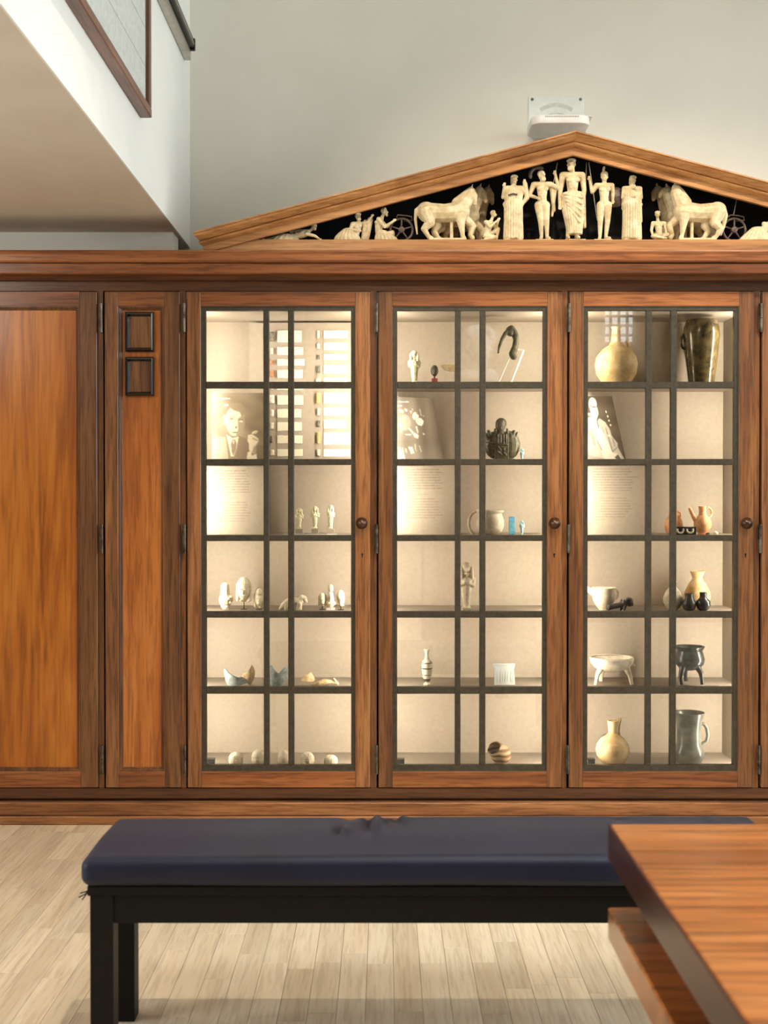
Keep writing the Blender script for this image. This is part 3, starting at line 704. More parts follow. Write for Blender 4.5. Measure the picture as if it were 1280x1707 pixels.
def head(s, c, k, face=(0, 0, -1), beard=False, hair='short'):
    c = V3(c); f = Vector(face).normalized(); r = k
    s.ell(c+f*(-.008*k), (.047*r, .054*r, .062*r)); s.ell(c+Vector((0, .030*k, 0))+f*.014*k, (.036*r, .038*r, .036*r))
    s.cap(c+f*.050*k+Vector((0, -.006*k, 0)), c+f*.064*k+Vector((0, .014*k, 0)), .007*r, .011*r)          # nose
    sd = f.cross(Vector((0, 1, 0))).normalized()
    s.cap(c+f*.046*k+sd*.024*k+Vector((0, -.012*k, 0)), c+f*.046*k-sd*.024*k+Vector((0, -.012*k, 0)), .009*r)  # brow
    s.cap(c+f*.049*k+sd*.011*k+Vector((0, .034*k, 0)), c+f*.049*k-sd*.011*k+Vector((0, .034*k, 0)), .006*r)    # mouth
    for q in (-1, 1): s.cap(c+sd*q*.047*k+Vector((0, -.004*k, 0)), c+sd*q*.047*k+Vector((0, .012*k, 0)), .009*r)
    if beard:
        for q in (-.022, 0, .022): s.ell(c+f*.038*k+sd*q*k+Vector((0, .056*k, 0)), (.020*r, .022*r, .032*r))
    if hair:
        for a in range(11):
            t = math.pi*(a/10.0); p = c+sd*(.046*k*math.cos(t))+Vector((0, -.040*k-.022*k*math.sin(t), 0))+f*.014*k
            s.ell(p, (.014*r, .022*r, .014*r))
        s.ell(c-f*.020*k+Vector((0, -.016*k, 0)), (.052*r, .046*r, .056*r))
        if hair == 'long': s.ell(c-f*.030*k+Vector((0, .030*k, 0)), (.050*r, .030*r, .060*r))
def hand(s, w_, e, k):
    w_ = V3(w_); d = (w_-V3(e)).normalized(); sd = d.cross(Vector((0, 0, 1)))
    sd = sd.normalized() if sd.length > 1e-3 else Vector((1, 0, 0))
    s.cap(w_, w_+d*.030*k, .019*k, .021*k)
    for i, q in enumerate((-.016, -.005, .006, .016)):
        a = w_+d*.040*k+sd*q*k; s.cap(a, a+d*(.026-.004*abs(i-1.4))*k+Vector((0, 0, -.008*k)), .0070*k, .0060*k)
    s.cap(w_+d*.012*k+sd*.016*k, w_+d*.034*k+sd*.032*k+Vector((0, 0, -.008*k)), .0075*k, .006*k)
def stand(cx, gy, k):
    J = dict(pel=(cx, gy-.54*k, 0), wai=(cx, gy-.62*k, 0), che=(cx, gy-.725*k, 0), nek=(cx, gy-.83*k, 0), hed=(cx, gy-.925*k, -1))
    for sfx, q in (('l', -1), ('r', 1)):
        J['sh'+sfx] = (cx+q*.118*k, gy-.795*k, 0); J['el'+sfx] = (cx+q*.160*k, gy-.635*k, 1); J['wr'+sfx] = (cx+q*.150*k, gy-.50*k, -3)
        J['hip'+sfx] = (cx+q*.052*k, gy-.505*k, 0); J['kn'+sfx] = (cx+q*.060*k, gy-.28*k, -2); J['an'+sfx] = (cx+q*.055*k, gy-.05*k, 1)
        J['to'+sfx] = (cx+q*.068*k, gy-.018*k, -.085*k)
    return J
def body(s, J, k, face=(0, 0, -1), beard=False, hair='short', arms='lr', legs='lr', nohand=''):
    s.cap(J['hipl'], J['hipr'], .062*k); s.cap(J['pel'], J['wai'], .070*k, .064*k); s.cap(J['wai'], J['che'], .064*k, .080*k)
    s.cap(J['shl'], J['shr'], .044*k); s.cap(J['che'], J['nek'], .074*k, .034*k); s.cap(J['nek'], J['hed'], .032*k, .032*k)
    cl, cr = V3(J['che']), V3(J['che'])
    for q in (-1, 1): s.ell((J['che'][0]+q*.042*k, J['che'][1]-.006*k, (J['che'][2] if len(J['che']) > 2 else 0)-.052*k), (.046*k, .030*k, .036*k))
    for q in (-1, 1):
        for z in (0, 1, 2): s.ell((J['wai'][0]+q*.018*k, J['wai'][1]+(.03-.036*z)*k, (J['wai'][2] if len(J['wai']) > 2 else 0)-.055*k), (.018*k, .012*k, .017*k))
    for q in arms:
        s.cap(J['sh'+q], J['el'+q], .042*k, .030*k); s.cap(J['el'+q], J['wr'+q], .031*k, .021*k)
        if q not in nohand: hand(s, J['wr'+q], J['el'+q], k)
    for q in legs:
        s.cap(J['hip'+q], J['kn'+q], .064*k, .042*k); s.cap(J['kn'+q], J['an'+q], .042*k, .025*k)
        a, b_ = V3(J['kn'+q]), V3(J['an'+q]); s.cap(a.lerp(b_, .2)+Vector((0, 0, .012*k)), a.lerp(b_, .45)+Vector((0, 0, .010*k)), .036*k, .030*k)
        s.cap(V3(J['an'+q])+Vector((0, .012*k, .01*k)), J['to'+q], .026*k, .019*k)
    head(s, J['hed'], k, face, beard, hair)
ZG = ZLED; YG = 4.995; GY = 398.0
PG = 'pale figures in the pediment'
def ns(): return Scu(YG, ZG, GY)
def plate(s, x0, x1, d0=-10, d1=12): s.box(x0, x1, GY-3, GY, d0, d1)
def spear(par, a, b_, s, r=0.9):
    mb = MB().cap(s.c(a), s.c(b_), r*s.S, r*s.S*0.8); part('spear', mb, M_SPEAR, par, 'thin steel spear')
def statue(name, label, x, d=0):
    return thing(name, label, 'statue', (X(x, YG), YG, ZG), PG)
G = GY-3
# central bearded figure, draped from the hips
t = statue('draped_man_statue', 'tallest central statue, bearded man with draped hips under the gable peak', 953); s = ns(); k = 135
J = stand(953, G, k); J.update(hed=(951, G-.925*k, -2), ell=(933, G-.60*k, 2), wrl=(932, G-.43*k, -3), elr=(973, G-.62*k, 3), wrr=(970, G-.44*k, -2), knl=(948, G-.28*k, -4), tol=(945, G-2, -12))
body(s, J, k, (-.35, 0, -1), True); plate(s, 940, 974)
s.robe([(954, G-.585*k, 0, 15.5, 12), (953, G-.50*k, 0, 17.5, 13), (954, G-.36*k, 0, 16.5, 12.5), (956, G-.20*k, 0, 13.5, 11), (957, G-.07*k, 0, 11.5, 9.5)], 11, 0.14, twist=0.35)
for i in range(5): s.cap((937+i*2, G-(.555-.045*i)*k, -11), (968-i, G-(.50-.075*i)*k, -13), 1.7, 1.9)
s.cap((972, G-.62*k, 3), (974, G-.17*k, 4), 3.4, 3.0)
s.done('body', M_MARB, None, None, parent=t)
spear(t, (977, 266, 4), (974, 352, 4), s)
# left warrior with crested helmet
t = statue('helmeted_warrior_statue', 'nude warrior with crested helmet and cloak, left of the central bearded statue', 905); s = ns(); k = 115
J = stand(903, G, k); J.update(hed=(902, G-.925*k, -2), shl=(889, G-.80*k, 1), ell=(882, G-.655*k, 4), wrl=(893, G-.60*k, -5), shr=(917, G-.80*k, 0), elr=(930, G-.745*k, 1), wrr=(925, G-.94*k, 1),
    hipl=(897, G-.50*k, 0), hipr=(909, G-.50*k, 0), knl=(900, G-.27*k, -3), knr=(910, G-.27*k, -2), anl=(902, G-.05*k, 1), anr=(911, G-.05*k, 0), tol=(899, G-2, -9), tor=(914, G-2, -8))
body(s, J, k, (.5, 0, -1), True, hair=None); plate(s, 891, 921)
s.ell((901, G-.955*k, 0), (.056*k, .062*k, .052*k))
s.cap((919, G-.80*k, 4), (923, G-.44*k, 5), 4.5, 3.2); s.cap((925, G-.76*k, 4), (920, G-.36*k, 5), 4, 2); s.cap((890, G-.79*k, 2), (914, G-.80*k, 2), 4)
s.done('body', M_MARB, None, None, parent=t)
mb = MB(); pts = [s.c((900+13*math.cos(a)-4, G-.93*k-13*math.sin(a), 0)) for a in [math.radians(50+14*i) for i in range(12)]]
mb.tube(pts, [2.2*s.S]+[3.4*s.S]*10+[2*s.S], 8); part('helmet_crest', mb, M_BRZ, t, 'dark bushy helmet crest')
spear(t, (928, 267, 1), (921, 304, 1), s)
# right warrior
t = statue('helmeted_warrior_statue', 'nude warrior with pointed helmet, spear and shield, right of the central bearded statue', 1006); s = ns(); k = 114
J = stand(1006, G, k); J.update(hed=(1006, G-.915*k, -2), ell=(986, G-.70*k, 0), wrl=(982, G-.865*k, 0), elr=(1021, G-.69*k, 3), wrr=(1020, G-.585*k, 0), shl=(993, G-.79*k), shr=(1018, G-.79*k),
    knl=(999, G-.27*k, -3), anl=(999, G-.05*k, 1), tol=(996, G-2, -9), knr=(1011, G-.27*k, -2), anr=(1009, G-.05*k, 1), tor=(1014, G-2, -8))
body(s, J, k, (0, 0, -1), False, hair=None); plate(s, 988, 1018)
s.ell((1006, G-.95*k, 0), (.056*k, .060*k, .054*k)); s.cap((1005, G-1.0*k, 1), (1005, G-1.06*k, 1), 2.4, 1.6); s.cap((1006, G-1.06*k, 0), (1006, G-.99*k, 7), 1.8, 1.5)
s.done('body', M_MARB, None, None, parent=t)
spear(t, (980, 267, -2), (994, 362, -2), s)
sm = s.S; part('shield', MB().lathe(s.c((1025, 322, 6))-Vector((0, 0, 0)), [(1*sm, -3*sm), (8*sm, -2.4*sm), (16*sm, 0), (17*sm, 0.8*sm), (16*sm, 1.6*sm), (2*sm, 0.4*sm)], 28, 'Y'), M_BRZ, t, 'round dark shield')
# robed women
def woman(cx, k, label, J2, face, extra=None):
    t = statue('robed_woman_statue', label, cx); s = ns(); J = stand(cx, G, k); J.update(J2)
    body(s, J, k, face, False, 'long', legs=''); plate(s, cx-16, cx+14)
    s.robe([(cx, G-.845*k, 1, .045*k, .04*k), (cx, G-.81*k, 1, .105*k, .065*k), (cx, G-.70*k, 0, .140*k, .095*k), (cx, G-.60*k, 0, .125*k, .095*k), (cx, G-.555*k, 0, .150*k, .105*k), (cx, G-.50*k, 0, .128*k, .10*k),
            (cx, G-.25*k, 0, .130*k, .10*k), (cx, G-.03*k, 0, .138*k, .105*k), (cx, G-0.0*k, 0, .128*k, .10*k)], 11, 0.17)
    for q in (-1, 1): s.cap((cx+q*4, G-2, -11), (cx+q*4.5, G-1.6, -14), 2.3, 2.0)
    if extra: extra(s)
    s.done('body', M_MARB, None, None, parent=t); return t, s
k = 108
t, s = woman(855, k, 'robed woman statue with raised arm, left of the crested warrior', dict(ell=(838, G-.66*k, 1), wrl=(839, G-.80*k, -6), elr=(877, G-.70*k, 2), wrr=(874, G-.86*k, -2), hed=(856, G-.925*k, -1)), (.15, 0, -1),
    lambda s: (s.cap((874, G-.86*k, -2), (878, G-.66*k, 3), 4, 4.5), s.cap((878, G-.66*k, 3), (870, G-.56*k, 3), 4.5, 3)))
part('belt_strap', MB().tube([s.c(p) for p in ((845, G-.66*k, -12), (853, G-.68*k, -13.5), (860, G-.67*k, -12.5))], 1.3*s.S, 6), M_BRZ, t)
k2 = 107
woman(1052, k2, 'robed woman statue with folded arms, right of the shield warrior', dict(ell=(1037, G-.66*k2, 0), wrl=(1052, G-.655*k2, -11), elr=(1067, G-.66*k2, 0), wrr=(1056, G-.78*k2, -10), hed=(1053, G-.925*k2, -1)), (.25, 0, -1),
    lambda s: (s.cap((1065, G-.78*k2, 3), (1068, G-.30*k2, 4), 3.5, 2.5), s.cap((1040, G-.78*k2, 3), (1038, G-.50*k2, 4), 4, 3)))
# horses
def horse(name, label, mir, dx, d, neck, poll, muz, far=False):
    mx = (lambda x: 1902-x) if mir else (lambda x: x); s = ns()
    q = lambda x, y, z=0: (mx(x+dx), y, z+d)
    def C(pts, rs): s.chain([q(*p) for p in pts], rs)
    C([(712, 351), (740, 352), (766, 349)], [17, 15.5, 17]); s.ell(q(710, 345), (15, 13, 12)); s.ell(q(768, 353, 0), (13, 13, 15))
    C([(766, 344), neck, (poll[0], poll[1]+5)], [15, 11.5, 8]); C([(760, 334), (neck[0]-6, neck[1]-5), poll], [8, 6, 4.5])
    C([(poll[0], poll[1]+5), ((poll[0]+muz[0])/2+1.5, (poll[1]+muz[1])/2), muz], [7.5, 6.6, 4.4])
    s.cap(q(muz[0], muz[1]), q(muz[0]+.6, muz[1]+2.5, -1), 4.2, 3.6)
    for z in (-3, 3): s.cap(q(poll[0]+1, poll[1]-2, z), q(poll[0]+2.5, poll[1]-7, z), 1.9, .7)
    if far: C([(767, 358, 4), (769, 374, 4), (770, 391, 4), (772, 396, 4)], [9, 5.5, 3.6, 4.4])
    C([(766, 357, -6), (768, 375, -7), (770, 390, -7), (772, 396, -8)], [10, 5.6, 3.5, 4.6])
    C([(772, 358, 5), (788, 372, 5), (783, 387, 5), (787, 392, 4)], [9, 5.8, 3.6, 4.2])
    C([(711, 353, -6), (716, 369, -8), (706, 379, -7), (713, 391, -7), (718, 396, -8)], [14, 8.5, 5.2, 3.6, 4.8])
    C([(716, 354, 7), (728, 370, 7), (723, 380, 7), (730, 391, 6), (735, 396, 5)], [13, 8, 5, 3.6, 4.6])
    if not mir: C([(700, 341), (693, 347), (692, 362), (695, 386)], [3.2, 3, 2.8, 1.4])
    else: C([(698, 345), (696, 356), (700, 374), (704, 388)], [3.4, 4, 3.6, 1.6])
    s.cap(q(752, 362), q(752, 397), 3, 3); a, b_ = mx(714+dx), mx(776+dx); s.box(min(a, b_), max(a, b_), 395, 398, d-13, d+10)
    # everything stands on the ledge: clamp the hoofs
    lo = ZG; s.m.v = [(p[0], p[1], max(p[2], lo)) for p in s.m.v]
    s.done(name, M_MARB, label, 'statue', PG)
HG = dict()
horse('horse_statue', 'front horse of the left chariot team, head bowed beside the kneeling boy', False, 0, -6, (780, 326), (784, 312), (790, 334))
horse('horse_statue', 'middle horse of the left chariot team, behind the front one', False, 19, 30, (777, 318), (782, 301), (792, 321), True)
horse('horse_statue', 'rearmost horse of the left chariot team, head furthest right', False, 34, 66, (776, 312), (784, 293), (791, 315), True)
horse('horse_statue', 'front horse of the right chariot team with full flank in view', True, 0, -6, (776, 322), (778, 306), (781, 329))
horse('horse_statue', 'second horse of the right chariot team, head just left of the front one', True, 2, 30, (779, 315), (782, 301), (794, 313), True)
horse('horse_statue', 'third horse of the right chariot team, behind the second head', True, 6, 66, (776, 310), (786, 291), (793, 309), True)
# chariot wheels
def wheel(cx, cy, r, label):
    s = ns(); t = thing('chariot_wheel', label, 'wheel', (X(cx, YG), YG, ZG), 'bronze chariot wheels in the pediment'); c = s.c((cx, GY-r-1.5, 0)); S = s.S
    part('rim', MB().tube([c+Vector((r*S*math.cos(a), 0, r*S*math.sin(a))) for a in [2*math.pi*i/40 for i in range(40)]], 2.0*S, 8, True), M_BRZ, t)
    for i in range(5):
        a = 2*math.pi*i/5+0.3; part('spoke', MB().cap(c, c+Vector((r*S*math.cos(a), 0, r*S*math.sin(a))), 1.7*S, 1.2*S), M_BRZ, t)
    part('hub', MB().lathe(c, [(1*S, -5*S), (5*S, -3.4*S), (5.5*S, 2*S), (3*S, 5*S)], 16, 'Y'), M_BRZ, t)
    part('axle_bar', MB().tube([c+Vector((q[0]*S, q[2]*S, q[1]*S)) for q in ((-8, r+3, 4), (-6, r+7, 4), (8, r+6, 4), (17, r+4, 4), (18, r-2, 4), (4, r-3, 4))], 1.3*S, 6), M_BRZ, t)
    return t, s
wheel(669, 377, 18.5, 'bronze chariot wheel behind the left horses')
t, s = wheel(1222, 377, 18.5, 'bronze chariot wheel behind the right horses')
part('thin_rod', MB().cap(s.c((1222, 352, 4)), s.c((1227, 327, 4)), .8*s.S), M_SPEAR, t)
# crouching and reclining figures
def posed(name, label, x, k, J, face, beard=False, hair='short', extra=None, **kw):
    s = ns(); body(s, J, k, face, beard, hair, **kw)
    if extra: extra(s)
    s.m.v = [(p[0], p[1], max(p[2], ZG)) for p in s.m.v]
    s.done(name, M_MARB, label, 'statue', PG)
posed('kneeling_boy_statue', 'small kneeling boy statue in front of the left horses', 815, 82,
      dict(pel=(810, 388), wai=(811, 381), che=(815, 370), nek=(819, 361), hed=(822, 352, -2), shl=(809, 366, -4), shr=(821, 366, 5), ell=(815, 375, -9), wrl=(828, 364, -9), elr=(826, 376, 4), wrr=(830, 364, 2),
           hipl=(809, 389, -4), hipr=(812, 388, 5), knl=(825, 392, -8), knr=(830, 376, 3), anl=(806, 396, -7), anr=(827, 394, 3), tol=(801, 396, -6), tor=(832, 396, 0)), (1, .25, -.45))
posed('seated_boy_statue', 'small seated boy statue in front of the right horses', 1096, 80,
      dict(pel=(1097, 388), wai=(1097, 382), che=(1096, 371), nek=(1095, 362), hed=(1094, 353, -2), shl=(1087, 367, 0), shr=(1106, 367, 1), ell=(1084, 379, -2), wrl=(1086, 390, -6), elr=(1109, 379, 1), wrr=(1107, 390, -4),
           hipl=(1092, 389), hipr=(1102, 389), knl=(1084, 391, -12), knr=(1108, 388, -12), anl=(1100, 394, -15), anr=(1096, 394, -10), tol=(1106, 395, -16), tor=(1088, 395, -12)), (-.1, .1, -1))
posed('seated_man_statue', 'seated bearded man statue reaching toward the left wheel', 642, 92,
      dict(pel=(633, 388), wai=(631, 380), che=(632, 367), nek=(637, 357), hed=(641, 348, -1), shl=(631, 362, -7), shr=(635, 362, 6), ell=(641, 375, -9), wrl=(655, 366, -9), elr=(645, 372, 6), wrr=(657, 363, 4),
           hipl=(634, 389, -6), hipr=(634, 389, 6), knl=(652, 385, -8), knr=(654, 381, 5), anl=(646, 395, -8), anr=(656, 394, 4), tol=(656, 396, -9), tor=(663, 396, 2)), (1, .1, -.3), True, 'short',
      lambda s: s.robe([(636, 380, 0, 8, 9), (640, 386, 0, 13, 11), (643, 392, 0, 16, 12), (644, 397, 0, 17, 12)], 9, .2))
posed('reclining_man_statue', 'reclining draped man statue resting his arm, left of the seated bearded man', 590, 88,
      dict(pel=(592, 390), wai=(594, 383), che=(596, 373), nek=(598, 364), hed=(597, 356, -1), shl=(588, 369, -4), shr=(604, 367, 4), ell=(584, 379, -7), wrl=(597, 381, -9), elr=(613, 366, -2), wrr=(619, 358, -4),
           hipl=(588, 391, -4), hipr=(590, 390, 4), knl=(574, 381, -6), knr=(576, 378, 4), anl=(565, 395, -6), anr=(567, 394, 4), tol=(560, 396, -7), tor=(561, 396, 3)), (.6, 0, -1), True, 'short',
      lambda s: (s.robe([(582, 376, 0, 8, 8), (580, 383, 0, 14, 10), (579, 390, 0, 18, 11), (579, 397, 0, 20, 12)], 10, .2), s.cap((617, 361, 2), (611, 396, 3), 5, 4), s.cap((609, 364, 3), (605, 396, 3), 4, 4)))
posed('reclining_man_statue', 'lying man statue in the far left corner of the gable', 490, 84,
      dict(pel=(487, 390), wai=(496, 388), che=(508, 384), nek=(517, 379), hed=(524, 374, -1), shl=(512, 386, -7), shr=(513, 379, 6), ell=(526, 390, -8), wrl=(533, 395, -8), elr=(500, 378, 6), wrr=(488, 380, 6),
           hipl=(484, 391, -5), hipr=(484, 389, 5), knl=(464, 393, -5), knr=(465, 390, 5), anl=(446, 395, -5), anr=(447, 394, 5), tol=(439, 395, -6), tor=(440, 394, 5)), (.8, -.1, -.7), False, 'short',
      lambda s: s.robe([(478, 386, 0, 10, 9), (474, 391, 0, 20, 11), (472, 397, 0, 26, 12)], 8, .15))
posed('reclining_man_statue', 'reclining draped statue behind the right wheel, cut by the picture edge', 1262, 88,
      dict(pel=(1268, 390), wai=(1271, 383), che=(1276, 373), nek=(1282, 364), hed=(1286, 356, -1), shl=(1270, 369, -4), shr=(1284, 369, 4), ell=(1270, 380, -7), wrl=(1260, 384, -8), elr=(1292, 380, 4), wrr=(1296, 392, 2),
           hipl=(1266, 391, -4), hipr=(1268, 390, 4), knl=(1254, 380, -6), knr=(1256, 383, 4), anl=(1244, 395, -6), anr=(1246, 394, 4), tol=(1238, 396, -7), tor=(1239, 396, 3)), (-.6, 0, -1), False, 'short',
      lambda s: s.robe([(1262, 374, 0, 10, 8), (1260, 382, 0, 16, 10), (1258, 390, 0, 21, 11), (1256, 397, 0, 24, 12)], 10, .2))

# ================================================================ THINGS IN THE CABINETS
ZROW = ZSH+[ZFL]
ORD = ['first', 'second', 'third', 'fourth', 'fifth', 'sixth', 'seventh', 'eighth', 'ninth', 'tenth']
# ---- wall of seals in the first cabinet
YS = 5.325
sb = thing('seal_board', 'beige mounting board behind the rows of seals', 'board', (X(505, YS), YS+0.02, ZSH[1]))
part('board', MB().box(X(416, YS), xb1-0.002, YS, YS+0.012, ZSH[1]+0.0002, Z(538, YS)), M_BOARD, sb)
def qx(c): return 440+c/6.567
def qy(c): return 510+c/6.567
M_SEALO = plain('seal_orange_stone', srgb(220, 160, 110), 0.4, mott=srgb(190, 120, 80), scale=80)
M_SEALG = plain('seal_grey_stone', srgb(150, 142, 126), 0.4, mott=srgb(70, 64, 54), scale=140)
M_SEALW = plain('seal_white_stone', srgb(246, 240, 226), 0.4, mott=srgb(220, 206, 180), scale=80)
M_SEALY = plain('seal_amber_stone', srgb(240, 206, 140), 0.4, mott=srgb(220, 180, 110), scale=60)
SL_ = [(290, 395, 60, 'g'), (462, 530, 35, 'w'), (597, 645, 40, 'o'), (708, 780, 42, 'o'), (862, 916, 40, 'w'), (978, 1068, 60, 'w'), (1138, 1215, 48, 'w'), (1278, 1350, 46, 'w'), (1425, 1495, 28, 'g'), (1575, 1635, 55, 'w')]
IL_ = [(272, 398, 415), (452, 535, 430), (583, 655, 447), (700, 792, 425), (848, 918, 430), (978, 1082, 430), (1130, 1222, 410), (1273, 1365, 415), (1418, 1503, 422), (1567, 1643, 424)]
SR_ = [(272, 357, 35, 'w'), (415, 472, 38, 'w'), (540, 583, 30, 'g'), (658, 738, 38, 'g'), (797, 843, 60, 'w'), (953, 1068, 55, 'y'), (1120, 1197, 40, 'w'), (1255, 1325, 38, 'g'), (1385, 1508, 45, 'y'), (1573, 1640, 42, 'w')]
IR_ = [(270, 355, 922), (402, 485, 915), (530, 595, 910), (648, 742, 920), (787, 845, 908), (952, 1068, 930), (1115, 1202, 925), (1248, 1338, 900), (1385, 1520, 945), (1568, 1648, 945)]
rs = random.Random(11)
CN = {'g': ('grey', M_SEALG), 'w': ('white', M_SEALW), 'o': ('orange', M_SEALO), 'y': ('amber', M_SEALY)}
for side, seals, imps, xs, xi in (('left', SL_, IL_, 90, 148), ('right', SR_, IR_, 597, 655)):
    for i, (a, b_, w_, cc) in enumerate(seals):
        cx = X(qx(xs), YS); z0, z1 = Z(qy(b_), YS), Z(qy(a), YS); r = w_/6.567*YS/F/2*0.95; zm = (z0+z1)/2
        mb = MB().lathe((cx, YS-r-0.0005, 0), [(r*0.8, z0), (r, z0+r*0.25), (r*0.94, zm), (r, z1-r*0.25), (r*0.8, z1)], 18)
        solo('cylinder_seal', mb, CN[cc][1], 'small %s cylinder seal, %s from the top in the %s column of the seal board' % (CN[cc][0], ORD[i], side), 'seal', 'cylinder seals on the board')
    for i, (a, b_, r) in enumerate(imps):
        x0, x1, z0, z1 = X(qx(xi), YS), X(qx(r), YS), Z(qy(b_), YS), Z(qy(a), YS); j = lambda: rs.uniform(-0.0012, 0.0012)
        n = 6; top = [Vector((x0+(x1-x0)*k/n, 0, z1+j())) for k in range(n+1)]; bot = [Vector((x1-(x1-x0)*k/n, 0, z0+j())) for k in range(n+1)]
        A = [p+Vector((0, YS-0.006, 0)) for p in top+bot]; B = [p+Vector((0, YS-0.0003, 0)) for p in top+bot]
        solo('seal_impression', MB().loft(A, B), M_CREAM, 'cream clay impression strip, %s from the top in the %s column of the seal board' % (ORD[i], side), 'impression', 'seal impressions on the board')

# ---- printed portraits
class Art:
    def __init__(s, W, Hh, n, m, bgv): s.n, s.m = n, m; s.x, s.y = np.meshgrid(np.linspace(W[0], W[1], n), np.linspace(Hh[0], Hh[1], m)); s.a = np.full((m, n), float(bgv))
    def put(s, mask, v): s.a = s.a*(1-mask)+v*mask; return s
    def ell(s, cx, cy, rx, ry, v, rot=0, soft=0.12):
        c, q = math.cos(rot), math.sin(rot); dx, dy = s.x-cx, s.y-cy; u = (dx*c+dy*q)/rx; w_ = (-dx*q+dy*c)/ry
        return s.put(np.clip((1-np.sqrt(u*u+w_*w_))/soft, 0, 1), v)
    def poly(s, pts, v):
        ins = np.zeros(s.a.shape, bool); k = len(pts)
        for i in range(k):
            (x0, y0), (x1, y1) = pts[i], pts[(i+1) % k]
            if y0 == y1: continue
            cnd = ((y0 > s.y) != (y1 > s.y)) & (s.x < (x1-x0)*(s.y-y0)/(y1-y0)+x0); ins ^= cnd
        m = ins.astype(float); mm = (m+np.roll(m, 1, 0)+np.roll(m, -1, 0)+np.roll(m, 1, 1)+np.roll(m, -1, 1))/5
        return s.put(mm, v)
def picture(par, art, corners, dark, light):      # corners: TL, TR, BR, BL as world points
    n, m = art.n, art.m; TL, TR, BR, BL = [Vector(c) for c in corners]; v = []; f = []
    og = ORG[par.name]
    for j in range(m):
        a = TL.lerp(BL, j/(m-1)); b_ = TR.lerp(BR, j/(m-1))
        for i in range(n): v.append(tuple(a.lerp(b_, i/(n-1))-og))
    for j in range(m-1):
        for i in range(n-1): f.append((j*n+i, (j+1)*n+i, (j+1)*n+i+1, j*n+i+1))
    me = bpy.data.meshes.new('photo_print'); me.from_pydata(v, [], f)
    at_ = me.color_attributes.new('ink', 'FLOAT_COLOR', 'POINT')
    g = np.clip(art.a+np.random.normal(0, 0.012, art.a.shape), 0, 1).reshape(-1, 1)
    d, l = np.array(dark[:3]), np.array(light[:3]); c = d+(l-d)*(g**2.0); c = np.concatenate([c, np.ones((len(c), 1))], 1)
    at_.data.foreach_set('color', c.astype(np.float32).ravel()); me.materials.append(M_PRINT)
    o = mkobj('photo_print', me, M_PRINT, par); ORG[o.name] = og; return o
def text_mesh(body, size, space, x, z, y, par, name, mat, shear=0.0):
    cu_ = bpy.data.curves.new('t', 'FONT'); cu_.body = body; cu_.size = size; cu_.space_line = space; cu_.resolution_u = 1; cu_.shear = shear
    ob = bpy.data.objects.new('t', cu_); COL.objects.link(ob); bpy.context.view_layer.update()
    me = bpy.data.meshes.new_from_object(ob.evaluated_get(bpy.context.evaluated_depsgraph_get()))
    og = ORG[par.name]
    for q in me.vertices: q.co = Vector((x+q.co.x, y-q.co.z, z+q.co.y))-og
    bpy.data.objects.remove(ob); bpy.data.curves.remove(cu_); me.materials.clear(); me.materials.append(mat); me.name = name
    o = mkobj(name, me, mat, par); ORG[o.name] = og; return o
SEP_D, SEP_L = srgb(66, 52, 36), srgb(246, 236, 216)
YP2 = 5.20
def portrait(label, art, tl, tr, br, bl, texts, dk=SEP_D, lt=SEP_L):
    zb = ZSH[1]; c4 = []
    for (px, py) in (tl, tr, br, bl): p = P(px, py, YP2); c4.append(Vector((p.x, YP2, max(p.z, zb+0.0003) if py < 760 else zb+0.0003)))
    t = thing('portrait_panel', label, 'portrait', ((c4[0].x+c4[1].x)/2, YP2, zb), 'portrait panels in the cabinets')
    B = [c+Vector((0, 0.006, 0)) for c in c4]; A = [c+Vector((0, 0.0004, 0)) for c in c4]
    part('panel', MB().loft(A, B), M_WMET, t); picture(t, art, c4, dk, lt)
    for (s_, px, py, size) in texts: text_mesh(s_, size, 1, X(px, YP2), Z(py, YP2), YP2-0.0006, t, 'lettering', M_WTXT)
    return t
def crop(cx, cy, ox): return (ox+cx/12.19, 645+cy/12.19)
a = Art((146, 1310), (122, 1475), 110, 130, .45)
a.a += 0.10*np.sin(a.x/130+np.sin(a.y/90))*np.sin(a.y/170)-0.10*(a.x > 700)*(a.x-700)/600
a.poly([(300, 1475), (350, 1160), (440, 990), (720, 970), (900, 1050), (960, 1200), (970, 1475)], .34)
a.poly([(146, 1475), (146, 1050), (330, 1000), (440, 1000), (500, 1475)], .62)
a.ell(650, 470, 205, 165, .42); a.ell(612, 690, 180, 310, .88, -0.05); a.ell(420, 650, 38, 105, .86)
a.poly([(690, 640), (830, 540), (840, 760), (780, 880), (700, 970), (650, 960), (700, 850)], .50)
a.ell(690, 420, 170, 75, .42, .25); a.ell(560, 640, 55, 18, .45); a.ell(570, 600, 70, 12, .60); a.ell(760, 690, 45, 16, .86); a.ell(760, 650, 65, 14, .35)
a.ell(655, 800, 26, 34, .35); a.poly([(640, 600), (690, 640), (660, 800), (630, 790)], .80); a.ell(630, 908, 75, 14, .40); a.ell(560, 860, 60, 12, .7)
a.poly([(450, 950), (590, 1020), (710, 985), (670, 1200), (610, 1380), (545, 1390), (500, 1160)], .92)
a.poly([(575, 1050), (640, 1050), (665, 1140), (650, 1240), (600, 1380), (560, 1290), (545, 1130)], .38); a.ell(600, 1095, 22, 40, .72)
a.poly([(900, 960), (990, 940), (1120, 1030), (1120, 1090), (1060, 1170), (1060, 1310), (930, 1310), (915, 1120), (890, 1080)], .92); a.ell(1045, 905, 80, 34, .97, -0.35, .3); a.ell(1050, 915, 70, 5, .3, -.5)
